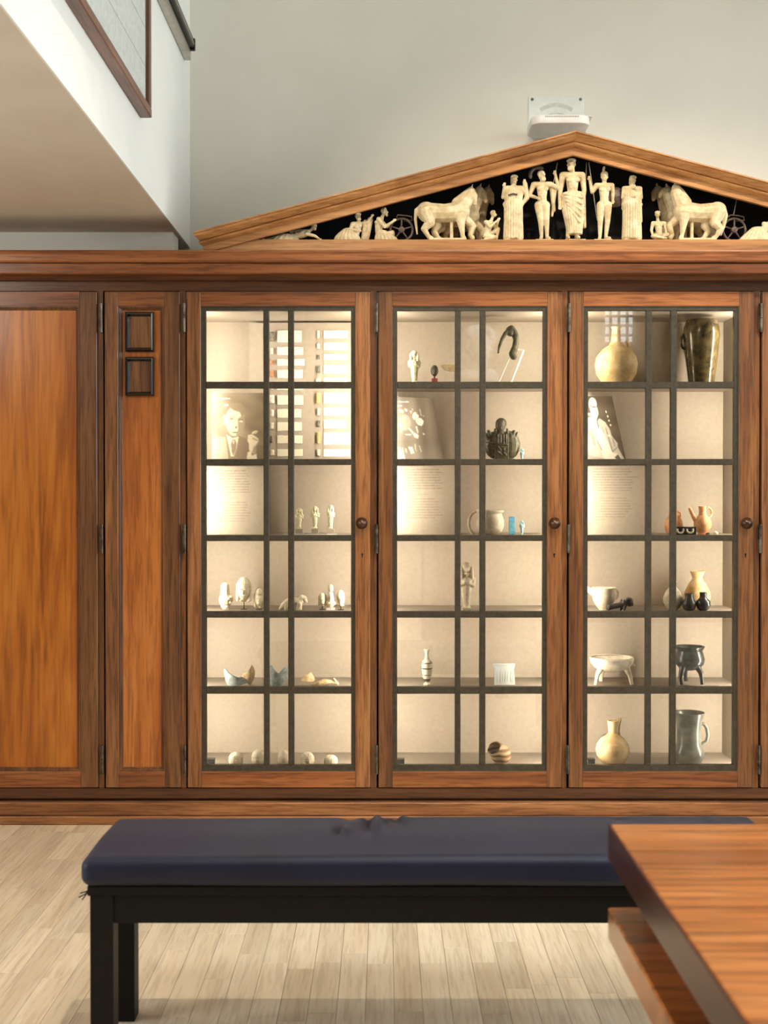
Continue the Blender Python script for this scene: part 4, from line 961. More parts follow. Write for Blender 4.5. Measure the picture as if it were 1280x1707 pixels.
a.poly([(1000, 1010), (1120, 1060), (1100, 1080), (1000, 1040)], .55); a.poly([(1030, 1180), (1060, 1170), (1060, 1310), (985, 1300)], .55)
a.poly([(890, 1300), (960, 1290), (980, 1370), (1080, 1330), (1090, 1470), (870, 1470)], .96); a.poly([(1090, 1180), (1200, 1150), (1310, 1250), (1310, 1475), (1095, 1475)], .30)
portrait('black and white portrait of a man in a tie holding a small object', a, crop(146, 122, 340), (446, 655), (446, 767), crop(160, 1480, 340),
         [('Henri Frankfort', 354.5, 665.6, 0.0118), ('1954', 372, 677, 0.0118)], srgb(92, 74, 52), srgb(204, 190, 164))
a = Art((0, 1000), (200, 1470), 90, 130, .36)
a.a += 0.06*np.sin(a.x/60)+0.0005*np.clip(a.y-1100, 0, 400)+0.12*np.exp(-((a.x-280)/150)**2-((a.y-720)/250)**2)
a.ell(270, 700, 150, 170, .55); a.ell(530, 570, 75, 90, .88, .5, .1); a.ell(610, 680, 95, 75, .86, .4, .1); a.ell(540, 630, 60, 6, .5, -.4); a.poly([(600, 620), (650, 610), (710, 665), (650, 770), (560, 740)], .9); a.ell(580, 520, 45, 14, .3, .6)
a.poly([(340, 815), (375, 815), (450, 890), (560, 950), (540, 1025), (470, 1000), (430, 930)], .93); a.poly([(510, 780), (540, 780), (560, 910), (540, 920)], .92)
a.poly([(655, 900), (695, 935), (655, 950)], .95); a.poly([(400, 475), (450, 475), (430, 520)], .95); a.poly([(455, 425), (490, 430), (470, 465)], .9); a.poly([(705, 550), (735, 560), (720, 585)], .9); a.poly([(630, 420), (660, 420), (680, 570), (655, 570)], .6)
a.poly([(150, 450), (250, 460), (250, 510), (160, 500)], .95); a.poly([(280, 425), (335, 430), (345, 480), (290, 475)], .9); a.poly([(110, 730), (180, 740), (200, 900), (170, 910), (140, 800)], .95); a.ell(155, 820, 12, 50, .3, -.2)
a.poly([(260, 930), (400, 935), (400, 950), (260, 948)], .95); a.poly([(320, 1190), (400, 1185), (435, 1310), (370, 1335)], .92); a.poly([(110, 1200), (150, 1210), (210, 1400), (130, 1470), (100, 1470)], .95); a.poly([(190, 1200), (205, 1210), (245, 1460), (220, 1460)], .93)
a.poly([(450, 1120), (470, 1120), (485, 1280), (465, 1280)], .8); a.poly([(545, 1160), (560, 1160), (590, 1285), (570, 1285)], .8); a.poly([(250, 1220), (280, 1220), (290, 1330), (260, 1300)], .7)
portrait('dark slanted photo panel of a man at work, left of the carved stone heart', a, (655, 661.5), (720.5, 664), (739, 767), (655, 767), [('s Alexander', 661, 671, 0.0112), ('van Leer', 655, 677.5, 0.0112)], SEP_D, srgb(214, 204, 184))
a = Art((0, 840), (185, 1450), 90, 130, .20)
a.a += 0.05*np.sin(a.y/60)*(a.x > 400)
a.poly([(0, 240), (130, 250), (130, 330), (0, 330)], .9); a.poly([(0, 380), (95, 380), (95, 480), (0, 480)], .85); a.poly([(0, 515), (200, 515), (200, 560), (0, 560)], .9)
a.poly([(0, 640), (190, 575), (330, 640), (420, 620), (540, 690), (620, 830), (640, 950), (740, 1100), (730, 1180), (830, 1450), (0, 1450)], .76)
a.poly([(200, 600), (330, 640), (400, 800), (540, 1100), (600, 1300), (640, 1420), (420, 1450), (380, 1250), (300, 900)], .95)
a.ell(262, 330, 118, 128, .95); a.poly([(150, 360), (385, 400), (390, 540), (330, 640), (215, 600), (190, 480)], .93); a.poly([(170, 350), (250, 385), (385, 395), (385, 410), (245, 400), (175, 368)], .15); a.ell(290, 395, 55, 10, .2, .15); a.poly([(335, 400), (350, 470), (365, 505), (345, 510), (330, 430)], .25)
a.ell(350, 540, 14, 25, .6); a.poly([(340, 640), (362, 640), (352, 690), (380, 800), (358, 800), (335, 710)], .2); a.ell(352, 640, 22, 18, .25)
for (x0, y0, x1, y1, v_) in ((180, 820, 240, 1150, .5), (290, 1050, 380, 1240, .45), (520, 800, 600, 1280, .45), (150, 900, 210, 1120, .55), (640, 1000, 660, 1160, .5), (600, 1270, 700, 1180, .4), (80, 860, 150, 960, .55), (420, 760, 470, 900, .6)): a.poly([(x0, y0), (x0+22, y0), (x1+22, y1), (x1, y1)], v_)
a.poly([(550, 940), (610, 930), (610, 970), (560, 975)], .97); a.poly([(85, 1250), (150, 1350), (420, 1400), (640, 1450), (85, 1450)], .6); a.poly([(420, 1370), (600, 1290), (700, 1300), (760, 1400), (640, 1440), (440, 1410)], .93); a.poly([(630, 1380), (700, 1320), (760, 1430), (690, 1440)], .25)
for (x0, y0) in ((597, 490), (620, 578), (635, 662), (655, 750)): a.ell(x0, y0, 18, 24, .95)
portrait('black and white portrait of a bald man in glasses and pale suit', a, (972, 660.5), (1020, 660.5), (1043.5, 767), (972, 767), [], SEP_D, srgb(220, 210, 190))

# ---- text boards in the third row
NL1 = """De van oorsprong Amsterdamse egyptoloog HENRI
FRANKFORT studeerde geschiedenis in Amsterdam en
Londen en promoveerde aan de Universiteit Leiden. Van
1925 tot 1929 leidde Frankfort de opgravingen van de
Londense Egypt Exploration Society in Egypte in Amarna,
Abydos en Armant. Vervolgens verrichtte hij archeologisch
veldwerk uit in Irak. Baanbrekend was het onderzoek dat
hij deed naar rolzegels uit het Nabije Oosten. Hij schonk
een opmerkelijke hoeveelheid voorwerpen die hij vond en
aankocht aan het museum."""
EN1 = """HENRI FRANKFORT studied history in Amsterdam and
London and received his doctorate from Leiden University.
From 1925 to 1929 he conducted excavations at Amarna,
Abydos and Armant in Egypt for the London-based Egypt
Exploration Society. He went on to do archaeological fieldwork
in Iraq. His research of cylinder seals from the Near East was
groundbreaking. Frankfort donated a generous number
of artefacts he had found or acquired to the museum."""
NL2 = """De erudiete bankier WILLEM ALEXANDER VAN LEER
was onder meer voorzitter van de toenmalige Vereniging van
Vrienden van het Allard Pierson Museum en secretaris-
penningmeester van de Vereniging Nederland-Egypte. Hij
bouwde in de oorlogsjaren zelf een gevarieerde Egyptische
collectie op. Zijn dochter Tony beheerde deze collectie met
grote zorg. Zij gaf een aan het museum in bruikleen en in
haar testament bekrachtigde ze dat alle voorwerpen definitief
museumbezit werden."""
EN2 = """The erudite banking scholar WILLEM ALEXANDER
VAN LEER was president of the Allard Society of Friends of
the Allard Pierson Museum and secretary-treasurer of the
Netherlands-Egypt Society. In the years preceding the Second
World War he built a sizable Egyptian collection, which his
daughter Tony managed with great care. She donated it to the
Allard Pierson Museum and hence the university. In the basement
a permanent presentation of the museum to this gift."""
NL3 = """De verzamelaar wijdde zich als liefhebber en archeoloog
amateur en promoveerde aan het bestuur van de toenmalige
Vereniging van Vrienden van het Allard Pierson Museum.
Tijdens zijn reizen in het Midden- en nabije Oosten, waar hij werkte en
bestudeerde hoe men bijzonder gewone gebruiksvoorwerpen
bewaarde tussen de in het Westen verzamelde aardewerk van
Een van van zijn voornaamste voorstel met een honderden
stuk aardewerk verzameld met op heel ingenieuze wijze, deze
van de vrienden maakt nu deel uit van de museumcollectie."""
EN3 = """The amateur collector spent his life as a member of the
trustees of the former Society of Friends of the Allard Pierson
Museum as its contemporary. On many journeys to Syria and
East Ethiopia, where he worked as a civil engineer, he brought
together an unparalleled group of ceramic artefacts in which that
are carefully gathered in the Near and proceeds of pottery
that he took to understand was transferred later into
archaeological sites. Many of the items are now in the
museum's collection."""
YT = 5.20
for pl, pr, tx, ty1, ty2, ly, nl, en, lab in ((330, 446.5, 353.5, 785.5, 838, 830.5, NL1, EN1, 'beige text board left of the three small mummy figurines'),
        (650, 764, 671.5, 783.5, 832.5, 824.2, NL2, EN2, 'beige text board left of the pot with white handle'), (966, 1080.5, 987.5, 782.5, 831, 823, NL3, EN3, 'beige text board left of the spouted jug')):
    t = thing('text_board', lab, 'text board', (X((pl+pr)/2, YT), YT, ZSH[2]), 'text boards in the cabinets')
    part('board', MB().box(max(X(pl, YT), {330: xa1, 650: xa2, 966: xa3}[pl]+0.001), X(pr, YT), YT, YT+0.008, ZSH[2]+0.0002, ZSH[1]-0.022), M_BOARD, t)
    text_mesh(nl, 0.0069, 1.68, X(tx, YT), Z(ty1, YT), YT-0.0004, t, 'dutch_text', M_TXT)
    text_mesh(en, 0.0065, 1.78, X(tx, YT), Z(ty2, YT), YT-0.0004, t, 'english_text', M_TXT2, 0.12)
    part('divider_line', MB().box(X(tx, YT), X(tx+43, YT), YT-0.0004, YT, Z(ly, YT), Z(ly, YT)+0.0007), M_TXT2, t)

# ---- sculpted small things
def sh(row, Y, gy): return Scu(Y, ZROW[row]+0.0002, gy)
def base_py(row, Y): return 830-(ZROW[row]-H)*F/Y   # only a reference level for the proportions below
def mummy(name, cx, row, Y, h, mat, label, group=None, par=None, lift=0, tilt=0, broad=1.0):
    s = sh(row, Y, 0); k = h; y0 = -lift
    def q(x, z, d=0): return (cx+x*k*broad+tilt*z*k, y0-z*k, d*k)
    s.chain([q(0, .04, -.02), q(0, .2), q(0, .45), q(0, .62)], [.075*k, .085*k, .115*k, .125*k])
    s.cap(q(-.09, .66), q(.09, .66), .075*k); s.ell(q(0, .87), (.085*k, .085*k, .10*k)); s.ell(q(0, .90, .02), (.105*k, .09*k, .10*k))
    for e in (-1, 1):
        s.cap(q(e*.10, .88, .0), q(e*.10, .70, -.05), .045*k, .05*k); s.cap(q(e*.15, .64), q(e*.14, .52, -.03), .05*k, .045*k); s.cap(q(e*.14, .52, -.05), q(-e*.04, .60, -.12), .042*k, .035*k)
    s.cap(q(0, .88, -.08), q(0, .84, -.105), .014*k, .018*k); s.cap(q(0, .78, -.07), q(0, .72, -.10), .02*k, .015*k); s.box(cx-.09*k*broad, cx+.09*k*broad, y0-.07*k, y0, -.13*k, .09*k)
    if par: return s.done(name, mat, label, None, parent=par, voxel=max(0.0009, h*s.S/110))
    return s.done(name, mat, label, 'figurine', group, voxel=max(0.0009, h*s.S/110))
Y_ = 5.16
# first cabinet, third row: three figurines on blocks on one clear tray
tray = solo('clear_tray', MB().box(X(474, Y_), X(562, Y_), Y_-0.03, Y_+0.03, ZSH[2]+0.0001, ZSH[2]+0.003), M_ACR, 'thin clear tray under the three mummy figurines', 'tray')
for cx, h, m, lab in ((499, 44, M_FAI, 'left of three pale mummy figurines on blocks, arms crossed'), (525, 47, M_FAI, 'middle of three pale mummy figurines on blocks, broad shoulders'), (551, 49, M_FAI, 'right of three pale mummy figurines on blocks, the slimmest')):
    t = thing('mummy_figurine', lab, 'figurine', (X(cx, Y_), Y_, ZSH[2]+0.003), 'three mummy figurines on blocks')
    S = Y_/F; part('block', MB().box(X(cx, Y_)-6*S, X(cx, Y_)+6*S, Y_-6*S, Y_+6*S, ZSH[2]+0.0032, ZSH[2]+0.0032+8*S, 0.0008), M_SHELF, t)
    mummy('figure', cx, 2, Y_, h-9, m, None, par=t, lift=8.3+0.0032/S, broad=(0.9 if 'slim' in lab else 1.1))
# fourth row heads and animals
def fragment_head(cx, h, wd, label, lift, mat=M_CREAM2, pin=True, row=3, Y=5.17, hood=True):
    t = thing('head_fragment', label, 'sculpture', (X(cx, Y), Y, ZROW[row]), 'limestone head fragments'); s = sh(row, Y, 0); S = s.S
    r = wd/2
    s.ell((cx, -lift-h*.52, 0), (r*.98, r*.75, h*.5)); s.ell((cx, -lift-h*.42, -r*.42), (r*.58, r*.5, h*.33)); s.ell((cx, -lift-h*.30, -r*.5), (r*.42, r*.42, h*.18))
    s.cap((cx, -lift-h*.46, -r*.9), (cx, -lift-h*.36, -r*1.08), r*.07, r*.12); s.cap((cx-r*.3, -lift-h*.53, -r*.82), (cx+r*.3, -lift-h*.53, -r*.82), r*.09); s.cap((cx-r*.16, -lift-h*.26, -r*.9), (cx+r*.16, -lift-h*.26, -r*.9), r*.07)
    if hood:
        for e in (-1, 1): s.cap((cx+e*r*.72, -lift-h*.7, -r*.2), (cx+e*r*.7, -lift-h*.12, -r*.3), r*.24, r*.28)
    for i in range(14):
        a_ = rs.uniform(0, 6.28); s.ell((cx+math.cos(a_)*r*.6, -lift-h*rs.uniform(.02, .30), math.sin(a_)*r*.5), (r*.2, r*.2, r*.16))
    s.done('head', mat, None, None, parent=t, voxel=0.0010)
    if pin:
        part('pin', MB().cap((X(cx, Y), Y, ZROW[row]+0.002), (X(cx, Y), Y, ZROW[row]+(lift+h*.15)*S), 0.0016), M_BLACK, t)
        part('foot', MB().box(X(cx, Y)-5*S, X(cx, Y)+5*S, Y-4*S, Y+4*S, ZROW[row]+0.0001, ZROW[row]+0.002), M_BLACK, t)
    return t
fragment_head(406.5, 42, 27, 'largest limestone head on a black pin, fourth shelf of the seal cabinet', 12)
fragment_head(432, 33, 18, 'small hooded limestone head half behind the glazing bar', 2)
t = thing('torso_fragment', 'pale torso fragment with bottle-shaped neck beside the limestone heads', 'sculpture', (X(375.5, 5.17), 5.17, ZROW[3])); s = sh(3, 5.17, 0)
s.chain([(375, -8), (375.5, -16), (375, -25), (375, -38)], [8, 11.5, 8, 7.4]); s.ell((384, -17, -2), (5, 5, 7)); s.cap((375, -3), (375, -9), 2.5, 6)
for i in range(14): s.ell((375+rs.uniform(-9, 10), -rs.uniform(5, 20), rs.uniform(-9, -3)), (2.4, 2.2, 2.2))
s.done('torso', M_CREAM2, None, None, parent=t, voxel=0.0010); part('foot', MB().box(X(371, 5.17), X(380, 5.17), 5.165, 5.18, ZROW[3]+0.0001, ZROW[3]+0.010), M_ACR, t)
s = sh(3, 5.13, 0)
s.chain([(472, -8), (480, -13), (492, -15), (500, -15)], [5, 7, 7, 6]); s.chain([(472, -9), (467, -2.5)], [4.5, 2.6]); s.cap((478, -10, -4), (476, -2.2, -4), 3.6, 2.2); s.chain([(499, -15), (503, -21), (507, -20)], [5.5, 5.2, 4.6]); s.cap((507, -20), (510, -15), 4, 3)
for d in (-4, 4): s.cap((499, -11, d), (498+d*.5, -2.4, d), 4.6, 3); s.cap((488, -9, d), (487, -2.2, d), 4, 2.4)
s.done('animal_figurine', M_CREAM2, 'pale four-legged animal figurine with drooping tail', 'figurine', voxel=0.0010)
fragment_head(537.5, 21, 15, 'small hooded head on a pin, left of the little head group', 7, M_CREAM2, True, 3, 5.16)
t = thing('stacked_head_figurine', 'narrow figurine with one head above another, middle of the little head group', 'figurine', (X(551, 5.15), 5.15, ZROW[3])); s = sh(3, 5.15, 0)
s.cap((551, -9), (551, -26), 6, 4.6); s.ell((551, -11), (9, 6, 5)); s.ell((551, -36), (5, 5, 7)); s.cap((551, -26), (551, -32), 3); s.cap((551, -35, -5), (551, -33, -5.6), 1, 1.2); s.cap((551, -24, -5), (551, -21, -5.4), 1, 1.2)
s.done('body', M_CREAM2, None, None, parent=t, voxel=0.0009); part('foot', MB().box(X(544, 5.15), X(558, 5.15), 5.14, 5.16, ZROW[3]+0.0001, ZROW[3]+0.011), M_ACR, t)
fragment_head(568, 27, 14, 'egg-shaped pale head, right of the little head group', 6, M_CREAM2, True, 3, 5.15, False)
# fifth row shards
def shell(name, cx, cy_, pts, mat, label, row=4, Y=5.13, th=4, bend=10, inner=None):
    """broken vessel wall: outline in picture proportions, bent around an upright axis, with thickness"""
    s = sh(row, Y, 0); x0 = min(p[0] for p in pts); x1 = max(p[0] for p in pts); cxm = (x0+x1)/2; hw = (x1-x0)/2
    n = len(pts); N = 5; mb = MB(); V = []
    def w_(p, k): return s.c((p[0], -p[1], bend*(((p[0]-cxm)/hw)**2)-bend*0.5+k))
    cen = (sum(p[0] for p in pts)/n, sum(p[1] for p in pts)/n)
    for k in (0, th):
        for ring in (1.0, .66, .33): V += [w_((cen[0]+(p[0]-cen[0])*ring, cen[1]+(p[1]-cen[1])*ring), k) for p in pts]
        V.append(w_(cen, k))
    f = []; B = 3*n+1
    for o_ in (0, B):
        for r in range(2):
            for i in range(n): f.append((o_+r*n+i, o_+r*n+(i+1) % n, o_+(r+1)*n+(i+1) % n, o_+(r+1)*n+i))
        for i in range(n): f.append((o_+2*n+i, o_+2*n+(i+1) % n, o_+3*n))
    for i in range(n): f.append((i, (i+1) % n, B+(i+1) % n, B+i))
    mb.add(V, f); zmin = min(v_.z for v_ in V); mb.v = [(v_[0], v_[1], v_[2]-zmin+ZROW[row]+0.0003) for v_ in mb.v]
    mb.smooth = True; return mb
t = thing('vessel_shard', 'grey-green boat-shaped vessel shard with pointed cream inner piece', 'shard', (X(398, 5.13), 5.13, ZROW[4]))
part('outer_wall', shell('a', 0, 0, [(371, 26), (374, 29), (380, 23), (388, 18), (397, 15), (404, 15), (410, 10), (414, 5), (402, 2), (390, 0.5), (379, 1), (375, 8)], M_GREYST, '', bend=14), M_GREYST, t)
part('inner_wall', shell('b', 0, 0, [(401, 16), (404, 21), (411, 25), (416, 30), (419, 36), (422, 32), (424, 24), (423, 12), (419, 5), (415, 3), (409, 9)], M_SHARD, '', Y=5.16, bend=8), M_SHARD, t)
solo('vessel_shard', shell('c', 0, 0, [(446, 20), (449, 33), (453, 34), (456, 30), (459, 24), (465, 20), (470, 23), (472, 29), (476, 31), (479, 27), (480, 14), (476, 6), (468, 1), (455, 0), (447, 1), (445, 9)], 0, '', bend=12), M_GREYST, 'grey-white shard with two horns behind the glazing bars', 'shard')
solo('vessel_shard', shell('d', 0, 0, [(500, 1), (504, 8), (510, 14), (519, 16), (521, 13), (525, 3), (522, 0), (510, 0.5)], 0, '', Y=5.24, bend=5), M_SHARD, 'small cream angular shard lying at the back of the shelf', 'shard')
s = sh(4, 5.12, 0); s.chain([(520, -2.4, 0), (532, -5, 0), (540, -7, 2), (552, -6, 4), (560, -4, 2)], [2.2, 4.5, 5, 3.4, 2.6]); s.cap((556, -12, 2), (562, -4, 2), 1.6, 2.8); s.cap((534, -3.2), (540, -3.2, 4), 3); s.m.v = [(p[0], p[1], max(p[2], ZROW[4]+0.0002)) for p in s.m.v]
s.done('bone_fragment', M_SHARD, 'long cream bone-like fragment with a raised tip', 'fragment', voxel=0.0010)
# sixth row rounded stones
for cx, r, h, lab in ((392.5, 12.5, 24, 'roundest pale stone egg, first from the left on the bottom shelf'), (430, 12, 28, 'tall pale stone egg, second from the left on the bottom shelf'), (473, 11.5, 27, 'pale stone egg behind the glazing bar, third on the bottom shelf'), (512, 12, 24, 'pale stone egg with a groove, fourth on the bottom shelf'), (551, 12, 19, 'flattest pale stone egg, fifth on the bottom shelf')):
    s = sh(5, 5.10, 0); s.ell((cx, -h*.5), (r*.98, r*.9, h*.5)); s.ell((cx, -h*.38), (r, r*.95, h*.38))
    if 'groove' in lab: s.cap((cx-4, -h*.2, -r*.8), (cx-3, -h*.8, -r*.5), 2.4); s.cap((cx+4, -h*.2, -r*.8), (cx+3, -h*.8, -r*.5), 2.4)
    s.done('stone_egg', M_CREAM2, lab, 'stone', 'pale stone eggs on the bottom shelf', voxel=0.0012)
for px, lab in ((344, 'seal'), (661, 'bird head'), (979, 'pot')):
    t = thing('black_box', 'small black box in the bottom left corner of the %s cabinet' % lab, 'box', (X(px+7, 5.09), 5.09, ZFL), 'small black boxes in the corners')
    part('case', MB().box(X(px, 5.09), X(px+13, 5.09), 5.08, 5.11, ZFL+0.0002, ZFL+0.029, 0.002), M_BLACK, t); part('lid', MB().box(X(px, 5.09)-0.001, X(px+13, 5.09)+0.001, 5.079, 5.111, ZFL+0.029, ZFL+0.033, 0.001), M_BLACK, t)
# second cabinet
mummy('mummy_figurine', 690.5, 0, 5.13, 56, M_FAI, 'pale green mummy figurine beside the little dark head')
t = thing('dark_head', 'tiny dark carved head on a red block', 'sculpture', (X(724, 5.13), 5.13, ZSH[0])); s = sh(0, 5.13, 0)
s.ell((724, -22), (6.6, 6, 9.5)); s.ell((724, -17, -2), (4.6, 4.5, 5)); s.cap((724, -23, -5.6), (724, -19.5, -7), .8, 1.3); s.cap((721, -24.5, -5), (727, -24.5, -5), .9)
s.cap((722, -15.5, -5.8), (726, -15.5, -5.8), .8); s.cap((724, -12), (724, -5), 1.6); s.done('head', M_DKST, None, None, parent=t, voxel=0.0008)
S = s.S; part('block', MB().box(X(724, 5.13)-5*S, X(724, 5.13)+5*S, 5.118, 5.142, ZSH[0]+0.0001, ZSH[0]+9*S, 0.0008), M_RED, t)
t = thing('boat_amulet', 'cream half-moon amulet on a stand in front of the dark head', 'amulet', (X(750, 5.14), 5.14, ZSH[0])); s = sh(0, 5.14, 0)
s.m.add(*(lambda m: (m.v, m.f))(MB().loft([s.c((p[0], p[1], -2)) for p in ((735, -29), (739, -33), (766, -33), (766, -21), (752, -20.5), (742, -23))], [s.c((p[0], p[1], 2)) for p in ((735, -29), (739, -33), (766, -33), (766, -21), (752, -20.5), (742, -23))])))
o = part('amulet', s.m, M_SHARD, t); part('stand', MB().box(X(757, 5.14), X(763, 5.14), 5.136, 5.148, ZSH[0]+0.0001, ZSH[0]+21*s.S), M_ACR, t)
t = thing('ibis_head', 'dark bronze bird head with long curved beak on a white rod stand', 'sculpture', (X(852, 5.14), 5.14, ZSH[0])); s = sh(0, 5.14, 0)
# proportions above the shelf
hy = lambda py: -(641-py)
s.ell((851, hy(553)), (9, 7, 9)); s.chain([(857, hy(556)), (860, hy(567)), (858, hy(580)), (854, hy(590)), (856, hy(595))], [6, 5, 5.4, 6.4, 6]); s.cap((852, hy(550)), (859, hy(560)), 7, 5.5)
s.done('head', M_DKST, None, None, parent=t, voxel=0.0010)
part('beak', MB().tube([s.c(p) for p in ((848, hy(552)), (842, hy(557)), (836, hy(567)), (832, hy(578)), (830, hy(590)))], [4.6*s.S, 3.8*s.S, 3*s.S, 2.4*s.S, 1.2*s.S], 10), M_DKST, t)
part('rod', MB().tube([s.c(p) for p in ((830, hy(640.5), 0), (849, hy(597), 3), (850, hy(595), 3))], 1.3*s.S, 8), M_ACR, t)
part('rod', MB().tube([s.c(p) for p in ((851, hy(640.5), 6), (873, hy(584), 6), (862, hy(583), 4))], 1.6*s.S, 8), M_ACR, t)
part('foot_rod', MB().tube([s.c(p) for p in ((830, hy(639.7), 0), (851, hy(639.7), 6))], 1.1*s.S, 8), M_ACR, t)
# carved stone heart
t = thing('carved_stone_heart', 'dark carved stone heart with a human head and raised ornaments', 'sculpture', (X(836, 5.15), 5.15, ZSH[1])); s = sh(1, 5.15, 0); hy = lambda py: -(768-py)
s.ell((848, hy(742)), (19, 11, 24)); s.ell((824, hy(742)), (17, 11, 23)); s.ell((836, hy(752)), (20, 10, 15)); s.ell((834, hy(710)), (8.5, 8, 10)); s.ell((835, hy(706), 1), (9.3, 8, 9.5)); s.cap((834, hy(712), -7.5), (834, hy(715), -9), 1, 1.5); s.cap((834, hy(718)), (834, hy(730)), 6, 9)
for e, x in ((-1, 819), (1, 851)):
    s.cap((x, hy(735), -4), (x+e*5, hy(720), -3), 4.5, 3.2); s.cap((x+e*6, hy(732), -4), (x+e*11, hy(722), -3), 3.4, 2); s.cap((x-e*5, hy(730), -5), (x-e*6, hy(716), -3), 3, 2)
s.box(824, 846, hy(724), hy(767.8), -13, 6)
for (x0, y0, x1, y1) in ((829, 726, 829, 738), (833, 726, 833, 739), (838, 726, 838, 739), (842, 726, 842, 738), (827, 742, 844, 742), (829, 746, 833, 750), (836, 746, 841, 746), (839, 746, 839, 752), (829, 754, 834, 758), (838, 755, 842, 759)): s.cap((x0, hy(y0), -13), (x1, hy(y1), -13), 1.2)
for i in range(5): s.cap((810+i, hy(738+5*i), -9-i*.3), (822, hy(739+5*i), -12), 1.1)
s.box(822, 852, hy(764), hy(767.8), -9, 9); s.done('body', M_DKST, None, None, parent=t, voxel=0.0011)
mummy('small_amulet', 870, 1, 5.13, 20, M_BLUEP, 'tiny pale blue figurine beside the carved stone heart')
# pots
def pot(outer, wall=1.6, depth=0.75):
    top = outer[-1][1]; inn = [(max(0.4, r-wall), h) for (r, h) in outer if h > top*(1-depth)]
    if len(inn) < 2: inn = [(max(.4, outer[-1][0]-wall), top*.8), (max(.4, outer[-1][0]-wall), top)]
    lowest = min(inn, key=lambda q: q[1]); return outer+[(max(.4, outer[-1][0]-wall*.3), top+.5)]+[(r, min(h, top-.3)) for (r, h) in reversed(inn)]+[(0.3, max(lowest[1]-1, wall))]
def vessel(name, cx, row, Y, outer, mat, label, cat, handles=(), wall=1.6, depth=.75, group=None, tubes=(), dy=0):
    S = Y/F; t = thing(name, label, cat, (X(cx, Y), Y, ZROW[row]), group)
    part('body', MB().lathe((X(cx, Y), Y, ZROW[row]+0.0003), [(r*S, h*S) for (r, h) in pot(outer, wall, depth)], 44), mat, t)
    C = lambda p: Vector((X(p[0], Y), Y+(p[2] if len(p) > 2 else 0)*S, ZROW[row]+p[1]*S))
    for nm, pts, r in handles: part(nm, MB().tube([C(p) for p in pts], [q*S for q in r] if isinstance(r, (list, tuple)) else r*S, 10), mat, t)
    return t, C, S
def arc(c, r, a0, a1, n=9, sy=1.0): return [(c[0]+r*math.cos(math.radians(a0+(a1-a0)*i/(n-1))), c[1]+r*sy*math.sin(math.radians(a0+(a1-a0)*i/(n-1)))) for i in range(n)]
vessel('handled_pot', 817, 2, 5.15, [(13, 0), (19, 4), (23, 14), (23, 24), (20, 32), (19, 35), (23, 38), (23.5, 40)], M_PALEC, 'squat cream pot with a tall white loop handle', 'pot', [('handle', arc((797, 19), 16, 60, 290, 12, 1.3), 2.6)])
o = solo('blue_plaque', MB().box(X(848, 5.14), X(858.5, 5.14), 5.135, 5.143, ZSH[2]+0.0002, ZSH[2]+0.078, 0.002), M_BLUE, 'small upright blue plaque beside the cream pot', 'plaque')
mummy('small_amulet', 870, 2, 5.13, 24, M_BLUEP, 'tiny pale blue figurine beside the upright blue plaque')
mummy('mummy_figurine', 777.5, 3, 5.13, 80, M_CREAM2, 'tall cream mummy figurine standing alone between the glazing bars')
t, C, S = vessel('slender_bottle', 711.5, 4, 5.15, [(5.5, 0), (6, 2), (3, 5), (3.4, 7), (6.5, 12), (8.6, 24), (8.8, 36), (7.8, 40), (4, 43), (3, 48), (2.8, 54), (4.6, 57), (4.8, 60)], M_PALEC, 'slender cream bottle with dark painted bands', 'bottle', wall=1.0)
for h, r, q in ((9.5, 5.3, 3.2), (17, 7.9, .5), (28, 8.95, 1.0), (37, 8.9, .5)): part('painted_band', MB().lathe(C((711.5, 0)), [((r-.3)*S, (h-q)*S), ((r+.25)*S, (h-q*.5)*S), ((r+.65)*S, (h+q)*S), ((r+.2)*S, (h+q)*S)], 28), M_DKST, t)
t = thing('shrine_plaque', 'pale blue-white plaque with flared cornice and scratched figures', 'plaque', (X(841, 5.16), 5.16, ZSH[4])); S = 5.16/F
A = [(824, 0), (859, 0), (857, 26), (858.5, 33), (822, 33), (824.5, 26)]
part('slab', MB().loft([Vector((X(p[0], 5.16), 5.156, ZSH[4]+0.0003+p[1]*S)) for p in A], [Vector((X(p[0], 5.16), 5.166, ZSH[4]+0.0003+p[1]*S)) for p in A]), M_WMET, t)
part('cornice', MB().box(X(822, 5.16), X(858.5, 5.16), 5.153, 5.168, ZSH[4]+32*S, ZSH[4]+35.5*S, 0.001), M_WMET, t)
mb = MB()
for x, h0, h1 in ((829, 4, 22), (834, 3, 25), (838, 6, 20), (842, 4, 23), (846, 8, 21), (851, 5, 24), (854, 3, 20)): mb.cap(Vector((X(x, 5.16), 5.156, ZSH[4]+h0*S)), Vector((X(x+1, 5.16), 5.156, ZSH[4]+h1*S)), .5*S)
part('incised_line', mb, M_PAPER, t)
t = thing('tilted_vessel', 'banded brown clay vessel tilted so its broken mouth faces left', 'vessel', (X(836, 5.14), 5.14, ZFL)); S = 5.14/F
mb = MB().lathe((0, 0, 0), [(r*S, h*S) for (r, h) in pot([(8, 0), (14, 3), (17, 12), (16, 20), (13, 26), (12, 29), (13.5, 32), (13, 34)], 1.6)], 40)
R_ = Matrix.Rotation(math.radians(42), 3, 'Z') @ Matrix.Rotation(math.radians(-52), 3, 'Y'); vv = [R_ @ Vector(p) for p in mb.v]; zm = min(p.z for p in vv); mb.v = [tuple(p+Vector((X(842, 5.14), 5.14, ZFL+0.0003-zm))) for p in vv]
part('body', mb, M_BAND, t)
